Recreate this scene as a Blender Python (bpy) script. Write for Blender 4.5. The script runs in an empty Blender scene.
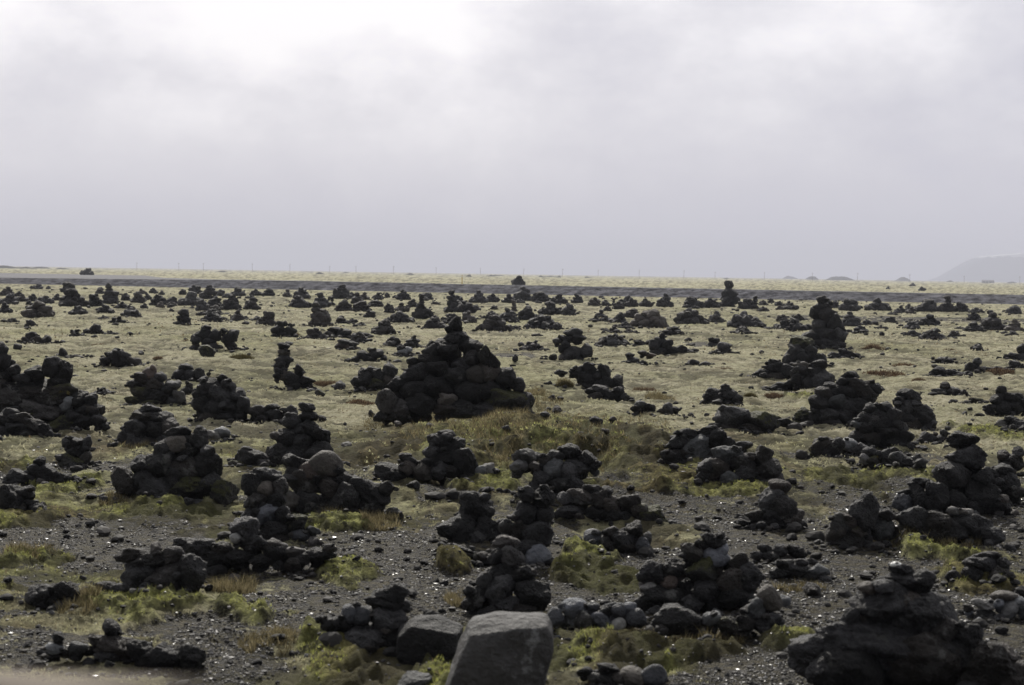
import bpy, math, random
import numpy as np
from mathutils import Vector, Matrix
random.seed(7); rng = np.random.default_rng(11)
scene = bpy.context.scene
col = scene.collection
R = math.radians
W, Hh, F = 1024, 685, 1800.0
CAM_H = 2.6

# ------------------------------------------------------------------ camera
roll = math.atan(0.0160)
pitch = math.atan((342.5 - 273.6) * math.cos(roll) / F)
fwd = Vector((0, math.cos(pitch), -math.sin(pitch)))
r0 = Vector((1, 0, 0)); u0 = r0.cross(fwd)
right = math.cos(roll) * r0 + math.sin(roll) * u0
up = -math.sin(roll) * r0 + math.cos(roll) * u0
cam_d = bpy.data.cameras.new('camera')
cam = bpy.data.objects.new('camera', cam_d); col.objects.link(cam)
cam.matrix_world = Matrix(((right.x, up.x, -fwd.x, 0), (right.y, up.y, -fwd.y, 0), (right.z, up.z, -fwd.z, CAM_H), (0, 0, 0, 1)))
cam_d.sensor_width = 23.6; cam_d.lens = F / W * 23.6
cam_d.clip_start = 0.05; cam_d.clip_end = 60000
cam_d.dof.use_dof = True; cam_d.dof.focus_distance = 34; cam_d.dof.aperture_fstop = 2.6
scene.camera = cam

# ------------------------------------------------------------------ noise
def _h(ix, iy, s):
    n = (ix * 374761393 + iy * 668265263 + s * 2147483647 + 1013904223) & 0xffffffff
    n = ((n ^ (n >> 13)) * 1274126177) & 0xffffffff
    return ((n ^ (n >> 16)) & 0xffffff) / float(0xffffff)
def vnoise(x, y, s=0):
    xi = np.floor(x).astype(np.int64); yi = np.floor(y).astype(np.int64)
    fx = x - xi; fy = y - yi
    fx = fx * fx * (3 - 2 * fx); fy = fy * fy * (3 - 2 * fy)
    a = _h(xi, yi, s); b = _h(xi + 1, yi, s); c = _h(xi, yi + 1, s); d = _h(xi + 1, yi + 1, s)
    return (a + (b - a) * fx) * (1 - fy) + (c + (d - c) * fx) * fy
def fbm(x, y, o=4, s=0):
    t = 0; a = 0.5; n = 0
    for i in range(o):
        t = t + a * vnoise(x * 2 ** i + i * 17.3, y * 2 ** i - i * 9.1, s + i); n += a; a *= 0.5
    return t / n
def sstep(a, b, v):
    t = np.clip((v - a) / (b - a), 0, 1); return t * t * (3 - 2 * t)

# ------------------------------------------------------------------ terrain
def ray(px, py):
    return (fwd * F + right * (px - 512) + up * (342.5 - py)).normalized()
def flat_hit(px, py, z=0.0):
    d = ray(px, py); t = (z - CAM_H) / d.z
    return d.x * t, d.y * t
MC = flat_hit(520, 452, 0.15)
def broad(x, y):          # smooth terrain
    x = np.asarray(x, float); y = np.asarray(y, float)
    r2 = ((x - MC[0] - 0.2) / 2.6) ** 2 + ((y - MC[1] - 1.5) / 4.6) ** 2
    m = 0.34 * np.exp(-r2 * 1.1)
    r3 = ((x - MC[0] - 1.7) / 1.5) ** 2 + ((y - MC[1] + 0.2) / 2.6) ** 2
    m = m + 0.14 * np.exp(-r3)
    und = 0.10 * (fbm(x / 9.0, y / 14.0, 2, 5) - 0.5) * sstep(8, 20, y) * (1 - sstep(150, 210, y))
    return m + und
def on_ground(px, py):
    z = 0.0
    for _ in range(6):
        x, y = flat_hit(px, py, z); z = float(broad(x, y))
    return x, y, z
def ell(px, py, w, h):
    x, y, _ = on_ground(px, py); x1, y1, _ = on_ground(px, py - h / 2); x2, y2, _ = on_ground(px, py + h / 2)
    return (x, y, w * y / F / 2, abs(y1 - y2) / 2)
GRAVEL = [ell(*e) for e in [(400, 560, 330, 110), (70, 545, 330, 70), (120, 645, 300, 60), (650, 500, 220, 26), (600, 478, 110, 30), (560,462,60,14),
    (110, 472, 110, 30), (700, 530, 330, 30), (900, 560, 280, 30), (300, 610, 240, 70), (650, 668, 340, 30), (770, 590, 170, 30), (440, 490, 60, 26),
    (1005, 520, 60, 40), (1003, 555, 60, 40), (905, 460, 90, 18), (800, 460, 60, 14), (900, 319, 330, 6), (500, 355, 90, 8), (440, 600, 120, 60), (40, 600, 200, 40), (210,625,160,30), (700,345,60,5), (230,500,60,14), (420,470,80,14), (860,500,60,16)]]
GREEN = [ell(*e) for e in [(165, 612, 205, 28), (28, 565, 62, 24), (342, 572, 74, 22), (25, 520, 74, 22), (62, 486, 58, 14), (170, 514, 130, 14), (325, 524, 112, 20),
    (458, 568, 42, 14), (590, 575, 96, 24), (690, 492, 165, 14), (885, 476, 120, 16), (660, 652, 180, 24), (790, 645, 80, 20), (935, 550, 140, 20), (460, 665, 100, 50), (340, 670, 120, 60),
    (990, 434, 60, 16), (820, 478, 80, 10), (480, 484, 90, 12), (560, 470, 60, 14), (600, 560, 70, 16), (810, 400, 40, 8), (20, 470, 50, 10), (970,585,60,20), (690,600,60,14), (540,655,60,30)]]
def ellm(L, x, y, n):
    v = np.zeros_like(x)
    for (cx, cy, rx, ry) in L:
        d = np.sqrt(((x - cx) / rx) ** 2 + ((y - cy) / ry) ** 2)
        v = np.maximum(v, 1 - sstep(0.62, 1.1, d + (n - 0.5) * 2.0))
    return v
def masks(x, y):
    n1 = fbm(x / 0.9, y / 1.3, 4, 21); n2 = fbm(x / 3.2, y / 6.0, 4, 31)
    near = 1 - sstep(20, 31, y + (n2 - 0.5) * 8)
    bias = 0.66 * near + 0.13 * (1 - near)
    g = sstep(0.44, 0.60, n1 * 0.5 + n2 * 0.5 - 0.34 + bias * 0.62)
    G = ellm(GRAVEL, x, y, n1); M = ellm(GREEN, x, y, fbm(x / 0.45, y / 0.7, 4, 23))
    g = np.clip(np.maximum(g * 0.75, G * sstep(0.36, 0.47, n1 + 0.05)), 0, 1)
    r2 = ((x - MC[0] - 0.5) / 3.6) ** 2 + ((y - MC[1] - 0.6) / 4.4) ** 2
    g = g * (1 - np.exp(-r2) * 0.9) * (1 - M)
    moss = 1 - g
    green = np.clip(M + 0.30 * near + 0.55 * sstep(0.52, 0.66, fbm(x / 1.7, y / 2.5, 4, 41)) * near + 0.35 * np.exp(-r2) + 0.25 * sstep(0.55, 0.7, fbm(x / 5, y / 14, 3, 44)), 0, 1) * moss
    dry = np.clip(sstep(0.54, 0.68, fbm(x / 0.8, y / 1.7, 4, 51)) * (0.5 + 0.3 * near) + 0.9 * np.exp(-r2) * sstep(0.42, 0.58, fbm(x / 0.5, y / 0.9, 4, 53)) + 0.5 * near * sstep(0.45, 0.6, fbm(x / 0.4, y / 0.6, 4, 55)) * (1 - M), 0, 1)
    return moss, green, dry, M
def gaps(x, y):
    far = sstep(35, 120, y)
    a = fbm(x / 0.28, y / 0.36, 4, 81); a2 = fbm(x / 1.6, y / 2.6, 4, 85); a3 = fbm(x / 7.0, y / 16.0, 3, 89)
    v = a * 0.45 + a2 * 0.40 + a3 * 0.15
    return sstep(0.500, 0.560, v + 0.02 * (1 - sstep(20, 30, y)))
def height(x, y, full=False):
    x = np.asarray(x, float); y = np.asarray(y, float)
    moss, green, dry, M = masks(x, y)
    z = broad(x, y)
    fade = 1 - sstep(90, 200, y)
    r2 = ((x - MC[0] - 0.8) / 2.8) ** 2 + ((y - MC[1] + 0.2) / 3.6) ** 2
    hum = 0.09 + 0.10 * np.exp(-r2)
    b1 = np.abs(vnoise(x / 0.55, y / 0.75, 61) - 0.5) * 2
    b2 = fbm(x / 0.32, y / 0.4, 3, 63)
    z = z + fade * moss * (0.02 + hum * (b2 - 0.3) + 0.02 * (1 - b1)) + sstep(0.35, 1.0, M) * 0.13 * (0.1 + fbm(x / 0.28, y / 0.34, 4, 65))
    big = np.abs(fbm(x / 1.15 + 3, y / 1.5, 4, 95) - 0.5) * 2
    z = z + np.exp(-r2) * 0.85 * (0.16 - big) + (1 - np.exp(-r2)) * fade * moss * 0.20 * (0.16 - big)
    nb_ = 1 - sstep(26, 40, y); z = z - nb_ * moss * (0.03 + 0.05 * M) * np.abs(fbm(x / 0.15, y / 0.19, 3, 68) - 0.5) * 3.0 + fade * moss * 0.03 * (fbm(x / 0.09, y / 0.11, 2, 67) - 0.5)
    z = z + (1 - moss) * 0.02 * (fbm(x / 0.06, y / 0.08, 2, 71) - 0.5) * (1 - sstep(30, 60, y))
    z = z - 0.035 * gaps(x, y) * moss * fade
    return (z, moss, green, dry) if full else z

def new_obj(name, me, mat=None, parent=None, smooth=None):
    o = bpy.data.objects.new(name, me); col.objects.link(o)
    if mat is not None and not me.materials: me.materials.append(mat)
    if parent: o.parent = parent
    return o
def np_mesh(name, v, f, smooth=True):
    me = bpy.data.meshes.new(name)
    v = np.asarray(v, np.float32); f = np.asarray(f, np.int32); k = f.shape[1]
    me.vertices.add(len(v)); me.vertices.foreach_set('co', v.ravel())
    me.loops.add(f.size); me.loops.foreach_set('vertex_index', f.ravel())
    me.polygons.add(len(f)); me.polygons.foreach_set('loop_start', np.arange(0, f.size, k, dtype=np.int32))
    me.polygons.foreach_set('loop_total', np.full(len(f), k, np.int32))
    me.polygons.foreach_set('use_smooth', np.full(len(f), smooth, bool))
    me.update(calc_edges=True)
    return me
def tag(o, label=None, cat=None, group=None, kind=None):
    if label: o['label'] = label
    if cat: o['category'] = cat
    if group: o['group'] = group
    if kind: o['kind'] = kind

# ------------------------------------------------------------------ materials
def newmat(name):
    m = bpy.data.materials.new(name); m.use_nodes = True
    nt = m.node_tree; nt.nodes.clear()
    return m, nt, nt.nodes, nt.links
def N(nt, t, **kw):
    n = nt.nodes.new(t)
    for k, v in kw.items():
        if k.startswith('i_'): n.inputs[k[2:].replace('_', ' ')].default_value = v
        else: setattr(n, k, v)
    return n
def noise(nt, vec, scale, detail=4, rough=0.55):
    n = N(nt, 'ShaderNodeTexNoise'); n.inputs['Scale'].default_value = scale; n.inputs['Detail'].default_value = detail; n.inputs['Roughness'].default_value = rough
    nt.links.new(vec, n.inputs['Vector']); return n.outputs['Fac']
def ramp(nt, fac, stops):
    r = N(nt, 'ShaderNodeValToRGB')
    el = r.color_ramp.elements
    while len(el) < len(stops): el.new(0.5)
    for e, (p, c) in zip(el, stops):
        e.position = p; e.color = (*c, 1) if len(c) == 3 else c
    nt.links.new(fac, r.inputs['Fac']); return r.outputs['Color']
def g3(v): return (v, v, v)
def mixc(nt, fac, a, b, mode='MIX'):
    m = N(nt, 'ShaderNodeMix'); m.data_type = 'RGBA'; m.blend_type = mode
    for s, v in ((0, fac), (6, a), (7, b)):
        if hasattr(v, 'is_linked'): nt.links.new(v, m.inputs[s])
        else: m.inputs[s].default_value = (*v, 1) if isinstance(v, tuple) and len(v) == 3 else v
    return m.outputs[2]
def mathn(nt, op, a, b=0.5, clamp=False):
    m = N(nt, 'ShaderNodeMath'); m.operation = op; m.use_clamp = clamp
    for i, v in enumerate((a, b)):
        if hasattr(v, 'is_linked'): nt.links.new(v, m.inputs[i])
        else: m.inputs[i].default_value = v
    return m.outputs[0]
def finish(nt, color, rough=0.9, hgt=None, dist=0.02, strength=1.0, spec=0.5, transl=None):
    b = N(nt, 'ShaderNodeBsdfPrincipled'); o = N(nt, 'ShaderNodeOutputMaterial')
    if hasattr(color, 'is_linked'): nt.links.new(color, b.inputs['Base Color'])
    else: b.inputs['Base Color'].default_value = (*color, 1)
    if hasattr(rough, 'is_linked'): nt.links.new(rough, b.inputs['Roughness'])
    else: b.inputs['Roughness'].default_value = rough
    if hasattr(spec, 'is_linked'): nt.links.new(spec, b.inputs['Specular IOR Level'])
    else: b.inputs['Specular IOR Level'].default_value = spec
    if hgt is not None:
        bp = N(nt, 'ShaderNodeBump'); bp.inputs['Distance'].default_value = dist; bp.inputs['Strength'].default_value = strength
        nt.links.new(hgt, bp.inputs['Height']); nt.links.new(bp.outputs[0], b.inputs['Normal'])
    if transl:
        t = N(nt, 'ShaderNodeBsdfTranslucent'); nt.links.new(color, t.inputs['Color']) if hasattr(color, 'is_linked') else None
        ms = N(nt, 'ShaderNodeMixShader'); ms.inputs[0].default_value = transl
        nt.links.new(b.outputs[0], ms.inputs[1]); nt.links.new(t.outputs[0], ms.inputs[2]); nt.links.new(ms.outputs[0], o.inputs[0])
    else: nt.links.new(b.outputs[0], o.inputs[0])
    return b

def rock_mat(name, dark, light, patch=(0.10, 0.10, 0.09), patch_amt=0.62, moss=None, rough=0.74, pores=1.0, moss_thr=0.5):
    m, nt, _, L = newmat(name)
    tc = N(nt, 'ShaderNodeTexCoord'); oi = N(nt, 'ShaderNodeObjectInfo'); geo = N(nt, 'ShaderNodeNewGeometry')
    off = N(nt, 'ShaderNodeVectorMath'); off.operation = 'ADD'
    sc = N(nt, 'ShaderNodeVectorMath'); sc.operation = 'SCALE'; sc.inputs[0].default_value = (37.1, 11.7, 23.3); L.new(oi.outputs['Random'], sc.inputs['Scale'])
    L.new(geo.outputs['Position'], off.inputs[0]); L.new(sc.outputs[0], off.inputs[1])
    v = off.outputs[0]
    n1 = noise(nt, v, 6, 6, 0.65); n2 = noise(nt, v, 28, 5, 0.6); n3 = noise(nt, v, 3.5, 5, 0.7)
    c = ramp(nt, mathn(nt, 'ADD', mathn(nt, 'MULTIPLY', n1, 0.6), mathn(nt, 'MULTIPLY', n2, 0.4)), [(0.36, dark), (0.64, light)])
    tint = mathn(nt, 'MULTIPLY_ADD', mathn(nt, 'POWER', oi.outputs['Random'], 2.2), 1.9); nt.nodes[-1].inputs[2].default_value = 0.45
    if patch_amt < 0.62:     # browner and greyer individuals
        hs = N(nt, 'ShaderNodeMath'); hs.operation = 'FRACT'; L.new(mathn(nt, 'MULTIPLY', oi.outputs['Random'], 7.77), hs.inputs[0])
        c = mixc(nt, ramp(nt, hs.outputs[0], [(0.55, g3(0)), (0.9, g3(0.55))]), c, (0.052, 0.043, 0.036))
    c = mixc(nt, 1.0, c, tint, 'MULTIPLY')
    c = mixc(nt, ramp(nt, n3, [(patch_amt, g3(0)), (patch_amt + 0.06, g3(1))]), c, patch)
    if moss:
        sx = N(nt, 'ShaderNodeSeparateXYZ'); L.new(geo.outputs['Normal'], sx.inputs[0])
        a = mathn(nt, 'MULTIPLY_ADD', sx.outputs['Z'], 0.35); nt.nodes[-1].inputs[2].default_value = 0.0
        a = mathn(nt, 'ADD', a, noise(nt, v, 4.5, 6, 0.7))
        a = mathn(nt, 'ADD', a, mathn(nt, 'MULTIPLY', mathn(nt, 'SUBTRACT', n2, 0.5), 0.5)); f = ramp(nt, a, [(moss_thr, g3(0)), (moss_thr + 0.12, g3(1))])
        mc = ramp(nt, n2, [(0.3, tuple(k * 0.5 for k in moss)), (0.7, moss)])
        c = mixc(nt, f, c, mc)
    vo = N(nt, 'ShaderNodeTexVoronoi'); vo.inputs['Scale'].default_value = 38; L.new(v, vo.inputs['Vector'])
    h = mathn(nt, 'MULTIPLY', ramp(nt, vo.outputs['Distance'], [(0.05, g3(0)), (0.4, g3(1))]), 0.5 * pores)
    h = mathn(nt, 'ADD', h, mathn(nt, 'MULTIPLY', n2, 1.4)); h = mathn(nt, 'ADD', h, mathn(nt, 'MULTIPLY', n1, 3.0))
    finish(nt, c, rough, h, 0.02 + 0.02 * pores, 1.0, 0.34)
    return m
MAT = {
 'd': rock_mat('dark_lava', (0.004, 0.0042, 0.005), (0.046, 0.046, 0.048), (0.10, 0.10, 0.096), 0.60),
 'e': rock_mat('black_lava', (0.003, 0.003, 0.0035), (0.030, 0.030, 0.032), (0.07, 0.07, 0.066), 0.62),
 'l': rock_mat('pale_stone', (0.06, 0.06, 0.06), (0.14, 0.137, 0.13), (0.26, 0.26, 0.24), 0.60, pores=0.4),
 'm': rock_mat('mossy_lava', (0.007, 0.007, 0.0065), (0.03, 0.03, 0.027), (0.06, 0.06, 0.05), 0.64, moss=(0.05, 0.052, 0.014), moss_thr=0.60),
 'y': rock_mat('lichened_lava', (0.008, 0.008, 0.007), (0.035, 0.033, 0.03), (0.15, 0.12, 0.02), 0.60, moss=(0.05, 0.05, 0.014), moss_thr=0.70),
 'r': rock_mat('red_stone', (0.022, 0.017, 0.015), (0.06, 0.046, 0.04), (0.09, 0.08, 0.07), 0.64, pores=0.6),
 'b': rock_mat('blue_grey_stone', (0.04, 0.044, 0.052), (0.115, 0.122, 0.14), (0.2, 0.2, 0.2), 0.64, pores=0.25, rough=0.65),
 't': rock_mat('tan_stone', (0.03, 0.027, 0.024), (0.075, 0.068, 0.060), (0.10, 0.095, 0.08), 0.62, pores=0.35),
 'w': rock_mat('white_stone', (0.32, 0.32, 0.31), (0.55, 0.55, 0.53), (0.5, 0.5, 0.48), 0.66, pores=0.2),
 'g': rock_mat('grey_boulder', (0.048, 0.052, 0.056), (0.115, 0.12, 0.125), (0.17, 0.175, 0.175), 0.60, pores=0.3),
}

def ground_mat():
    m, nt, _, L = newmat('moss_and_gravel')
    geo = N(nt, 'ShaderNodeNewGeometry'); v = geo.outputs['Position']
    at = {}
    for k in ('moss', 'green', 'dry', 'gap'):
        a = N(nt, 'ShaderNodeAttribute'); a.attribute_name = k; at[k] = a.outputs['Fac']
    nf = noise(nt, v, 60, 4, 0.7); nmm = noise(nt, v, 3.2, 6, 0.75); nm = noise(nt, v, 9, 6, 0.7); nb = noise(nt, v, 1.3, 6, 0.7); nw = noise(nt, v, 0.25, 6, 0.75)
    vo = N(nt, 'ShaderNodeTexVoronoi'); vo.inputs['Scale'].default_value = 55; L.new(v, vo.inputs['Vector'])
    sx = N(nt, 'ShaderNodeSeparateColor'); L.new(vo.outputs['Color'], sx.inputs[0])
    grav = ramp(nt, sx.outputs[0], [(0.0, (0.008, 0.008, 0.008)), (0.6, (0.022, 0.021, 0.020)), (0.85, (0.045, 0.042, 0.038)), (1.0, (0.15, 0.145, 0.14))])
    grav = mixc(nt, ramp(nt, nm, [(0.42, g3(0)), (0.60, g3(0.9))]), grav, (0.085, 0.072, 0.036))
    pale = ramp(nt, nm, [(0.30, (0.12, 0.115, 0.055)), (0.45, (0.38, 0.355, 0.245)), (0.64, (0.60, 0.565, 0.42))])
    pale = mixc(nt, ramp(nt, nw, [(0.4, g3(0)), (0.65, g3(0.6))]), pale, (0.24, 0.25, 0.12))
    green = ramp(nt, nm, [(0.38, (0.028, 0.03, 0.01)), (0.50, (0.15, 0.16, 0.04)), (0.62, (0.38, 0.39, 0.12))])
    dry = ramp(nt, nm, [(0.36, (0.035, 0.028, 0.016)), (0.62, (0.17, 0.13, 0.07))])
    ms = mixc(nt, mathn(nt, 'MULTIPLY', at['green'], 0.85), pale, green)
    ms = mixc(nt, mathn(nt, 'MULTIPLY', at['dry'], 0.8), ms, dry)
    # dark specks: shade painted into the small gaps between the moss pads
    sp = mathn(nt, 'MULTIPLY', ramp(nt, nb, [(0.47, g3(0)), (0.57, g3(1))]), ramp(nt, nmm, [(0.50, g3(0)), (0.56, g3(1))]))
    gp = mathn(nt, 'MULTIPLY', at['gap'], ramp(nt, nm, [(0.35, g3(0.25)), (0.6, g3(1))])); ms = mixc(nt, mathn(nt, 'MAXIMUM', mathn(nt, 'MULTIPLY', sp, 0.85), mathn(nt, 'MULTIPLY', gp, 0.9)), ms, (0.045, 0.042, 0.028))
    f = mathn(nt, 'ADD', at['moss'], mathn(nt, 'ADD', mathn(nt, 'MULTIPLY', mathn(nt, 'SUBTRACT', nm, 0.5), 1.7), mathn(nt, 'MULTIPLY', mathn(nt, 'SUBTRACT', nf, 0.5), 1.2)))
    f = ramp(nt, f, [(0.36, g3(0)), (0.62, g3(1))])
    c = mixc(nt, f, grav, ms)
    hg = mathn(nt, 'MULTIPLY', vo.outputs['Distance'], -1.6)
    hm = mathn(nt, 'ADD', mathn(nt, 'MULTIPLY', nm, 3.5), nf)
    hm = mathn(nt, 'ADD', hm, mathn(nt, 'MULTIPLY', nb, 5.0))
    mx = N(nt, 'ShaderNodeMix'); L.new(f, mx.inputs[0]); L.new(hg, mx.inputs[2]); L.new(hm, mx.inputs[3])
    rr = ramp(nt, f, [(0, g3(0.8)), (1, g3(1.0))])
    finish(nt, c, rr, mx.outputs[0], 0.05, 1.0, mathn(nt, 'MULTIPLY_ADD', f, -0.08))
    for n in nt.nodes:
        if n.type == 'MATH' and n.operation == 'MULTIPLY_ADD': n.inputs[2].default_value = 0.14
    return m
GM = ground_mat()

def rows():
    ys = [-14000, -6000, -2500, -1000, -400, -150, -60, -25, -10, -3, 2, 5, 8]
    y = 9.0
    while y < 14000:
        ys.append(y); y += max(0.035, y * y / 4680 * 0.6)
    return np.array(ys + [14000.0])
ys = rows()
cs = np.concatenate([-np.geomspace(6, 0.40, 40), np.linspace(-0.38, 0.38, 820), np.geomspace(0.40, 6, 40)])
X = cs[None, :] * (np.abs(ys)[:, None] + 4.0); Y = np.repeat(ys[:, None], len(cs), 1)
Z, A1, A2, A3 = height(X, Y, True)
nr, nc = X.shape
V = np.stack([X, Y, Z], -1).reshape(-1, 3)
ii = (np.arange(nr - 1)[:, None] * nc + np.arange(nc - 1)[None, :]).ravel()
Fq = np.stack([ii, ii + 1, ii + nc + 1, ii + nc], -1)
me = np_mesh('ground', V, Fq)
for k, a in (('moss', A1), ('green', A2), ('dry', A3), ('gap', gaps(X, Y))):
    at = me.attributes.new(k, 'FLOAT', 'POINT'); at.data.foreach_set('value', a.ravel().astype(np.float32))
gr = new_obj('ground', me, GM); tag(gr, kind='structure')

# ------------------------------------------------------------------ rock meshes
def ico(sub):
    import bmesh
    bm = bmesh.new(); bmesh.ops.create_icosphere(bm, subdivisions=sub, radius=1.0)
    v = np.array([p.co[:] for p in bm.verts]); f = np.array([[q.index for q in t.verts] for t in bm.faces]); bm.free()
    return v, f
ICO = {k: ico(k) for k in (2, 3, 4, 5)}
def n3(p, s):
    return (vnoise(p[:, 0] + p[:, 2] * 0.7 + 50, p[:, 1] - p[:, 2] * 0.6 + 50, s) + vnoise(p[:, 1] + p[:, 0] * 0.5 + 90, p[:, 2] - p[:, 0] * 0.4 + 90, s + 7) + vnoise(p[:, 2] + p[:, 1] * .3 + 20, p[:, 0] + 30 - p[:, 1] * .5, s + 13)) / 3 - 0.5
def rock_verts(seed, sub, rounded=0.0, lump=1.0):
    r = np.random.default_rng(seed); d, f = ICO[sub]
    k = 12; nn = r.normal(size=(k, 3)); nn /= np.linalg.norm(nn, axis=1)[:, None]
    dist = r.uniform(0.62, 0.95, k) if not rounded else r.uniform(0.85, 1.05, k)
    dots = d @ nn.T
    rad = np.where(dots > 0.12, dist[None, :] / np.maximum(dots, 0.12), 9.0)
    pw = 22.0 if not rounded else 7.0
    rad = (np.sum(rad ** -pw, axis=1) + 1.15 ** -pw) ** (-1 / pw)
    amp = lump * (0.38 if not rounded else 0.13)
    rad = rad * (1 + amp * n3(d * 1.8 + seed, seed % 97) + amp * 0.6 * n3(d * 4.2 + seed, seed % 89) + (amp * 0.7 * n3(d * 9.5 + seed, seed % 83) if sub > 2 else 0) + (amp * 0.45 * n3(d * 21 + seed, seed % 79) if sub > 3 else 0))
    v = d * rad[:, None]
    lo, hi = v.min(0), v.max(0)
    return (v - (lo + hi) / 2) / (hi - lo), f      # unit box
ROCK = {}
def rock_mesh(kind, i, sub):
    key = (kind, i, sub)
    if key not in ROCK:
        v, f = rock_verts(100 + i * 13 + (500 if kind == 'round' else 0), sub, 1.0 if kind == 'round' else 0.0)
        ROCK[key] = np_mesh('stone', v, f); ROCK[key].materials.append(MAT['d'])
    return ROCK[key]
NV = 16
def add_stone(x, y, z, w, d, h, px, mat='d', parent=None, tilt=None, name='stone', rnd=random):
    kind = 'round' if mat in 'brtw' and rnd.random() < 0.85 else 'lava'
    sub = 5 if px > 60 else (4 if px > 20 else 3)
    o = new_obj(name, rock_mesh(kind, rnd.randrange(NV if sub < 5 else 4), sub))
    o.location = (x, y, z); o.scale = (w, d, h)
    tx = R(rnd.uniform(-9, 9)) if tilt is None else 0
    o.rotation_euler = (tx, R(rnd.uniform(-9, 9) if tilt is None else tilt), 0)
    if tilt is None and abs(w - d) < 0.35 * w: o.rotation_euler.z = R(rnd.uniform(0, 360))
    o.material_slots[0].link = 'OBJECT'; o.material_slots[0].material = MAT[mat]
    if parent is not None:
        o.parent = parent; o.location = Vector((x, y, z)) - parent.location
    return o
def pick(rnd, pal):
    return rnd.choice(pal)

def pile_spec(x, yb, w, h, n, rnd, shape='c', depth=None):
    """stones (world x, y, z, size w/d/h) of a heap whose front foot is at pixel (x, yb)"""
    gx, gy, gz = on_ground(x, yb)
    s = gy / F; Wd, Ht = w * s, h * s
    cy = gy + Wd * 0.30
    gz = float(broad(gx, cy))
    if depth:
        cy = depth; d_ = ray(x, yb); gx = d_.x / d_.y * cy; gz = CAM_H + d_.z / d_.y * cy - 0.1 * Ht
    out = []
    st = math.sqrt(Wd * Ht / n) * 1.25
    st = min(st, Ht * 0.62, Wd * 0.55)
    z = 0.0
    while z < Ht - st * 0.35 and len(out) < 70:
        t = z / Ht
        rr = Wd / 2 * ((1 - t) ** (0.85 if shape == 'c' else 0.45)) - st * 0.42
        k = st * rnd.uniform(0.85, 1.05)
        if rr < st * 0.35:
            out.append((gx + rnd.uniform(-.08, .08) * Wd, cy, gz + z + k * 0.42, k * 1.15, k * 1.05, k * 0.9)); z += k * 0.72
            if shape == 'c' and z > Ht * 0.8: break
            continue
        m = max(3, int(2 * math.pi * rr / (st * 0.92))); a0 = rnd.uniform(0, 6.28)
        for i in range(m):
            a = a0 + 6.283 * i / m + rnd.uniform(-.15, .15); q = st * rnd.choice([0.75, 0.95, 1.1, 1.3, 1.45]) if shape == 'c' else st * rnd.uniform(.8, 1.3)
            rq = rr * rnd.uniform(0.85, 1.12)
            out.append((gx + math.cos(a) * rq, cy + math.sin(a) * rq * 0.75, gz + z + q * 0.38 + rnd.uniform(-.1, .12) * st, q * rnd.uniform(1, 1.3), q * rnd.uniform(1, 1.2), q * rnd.uniform(.75, 1.0)))
        if rr > st * 0.7:
            out.append((gx, cy, gz + z + st * 0.3, rr * 1.5, rr * 1.1, st * 1.0))
        z += st * 0.62
    return out, (gx, cy, gz)

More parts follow.
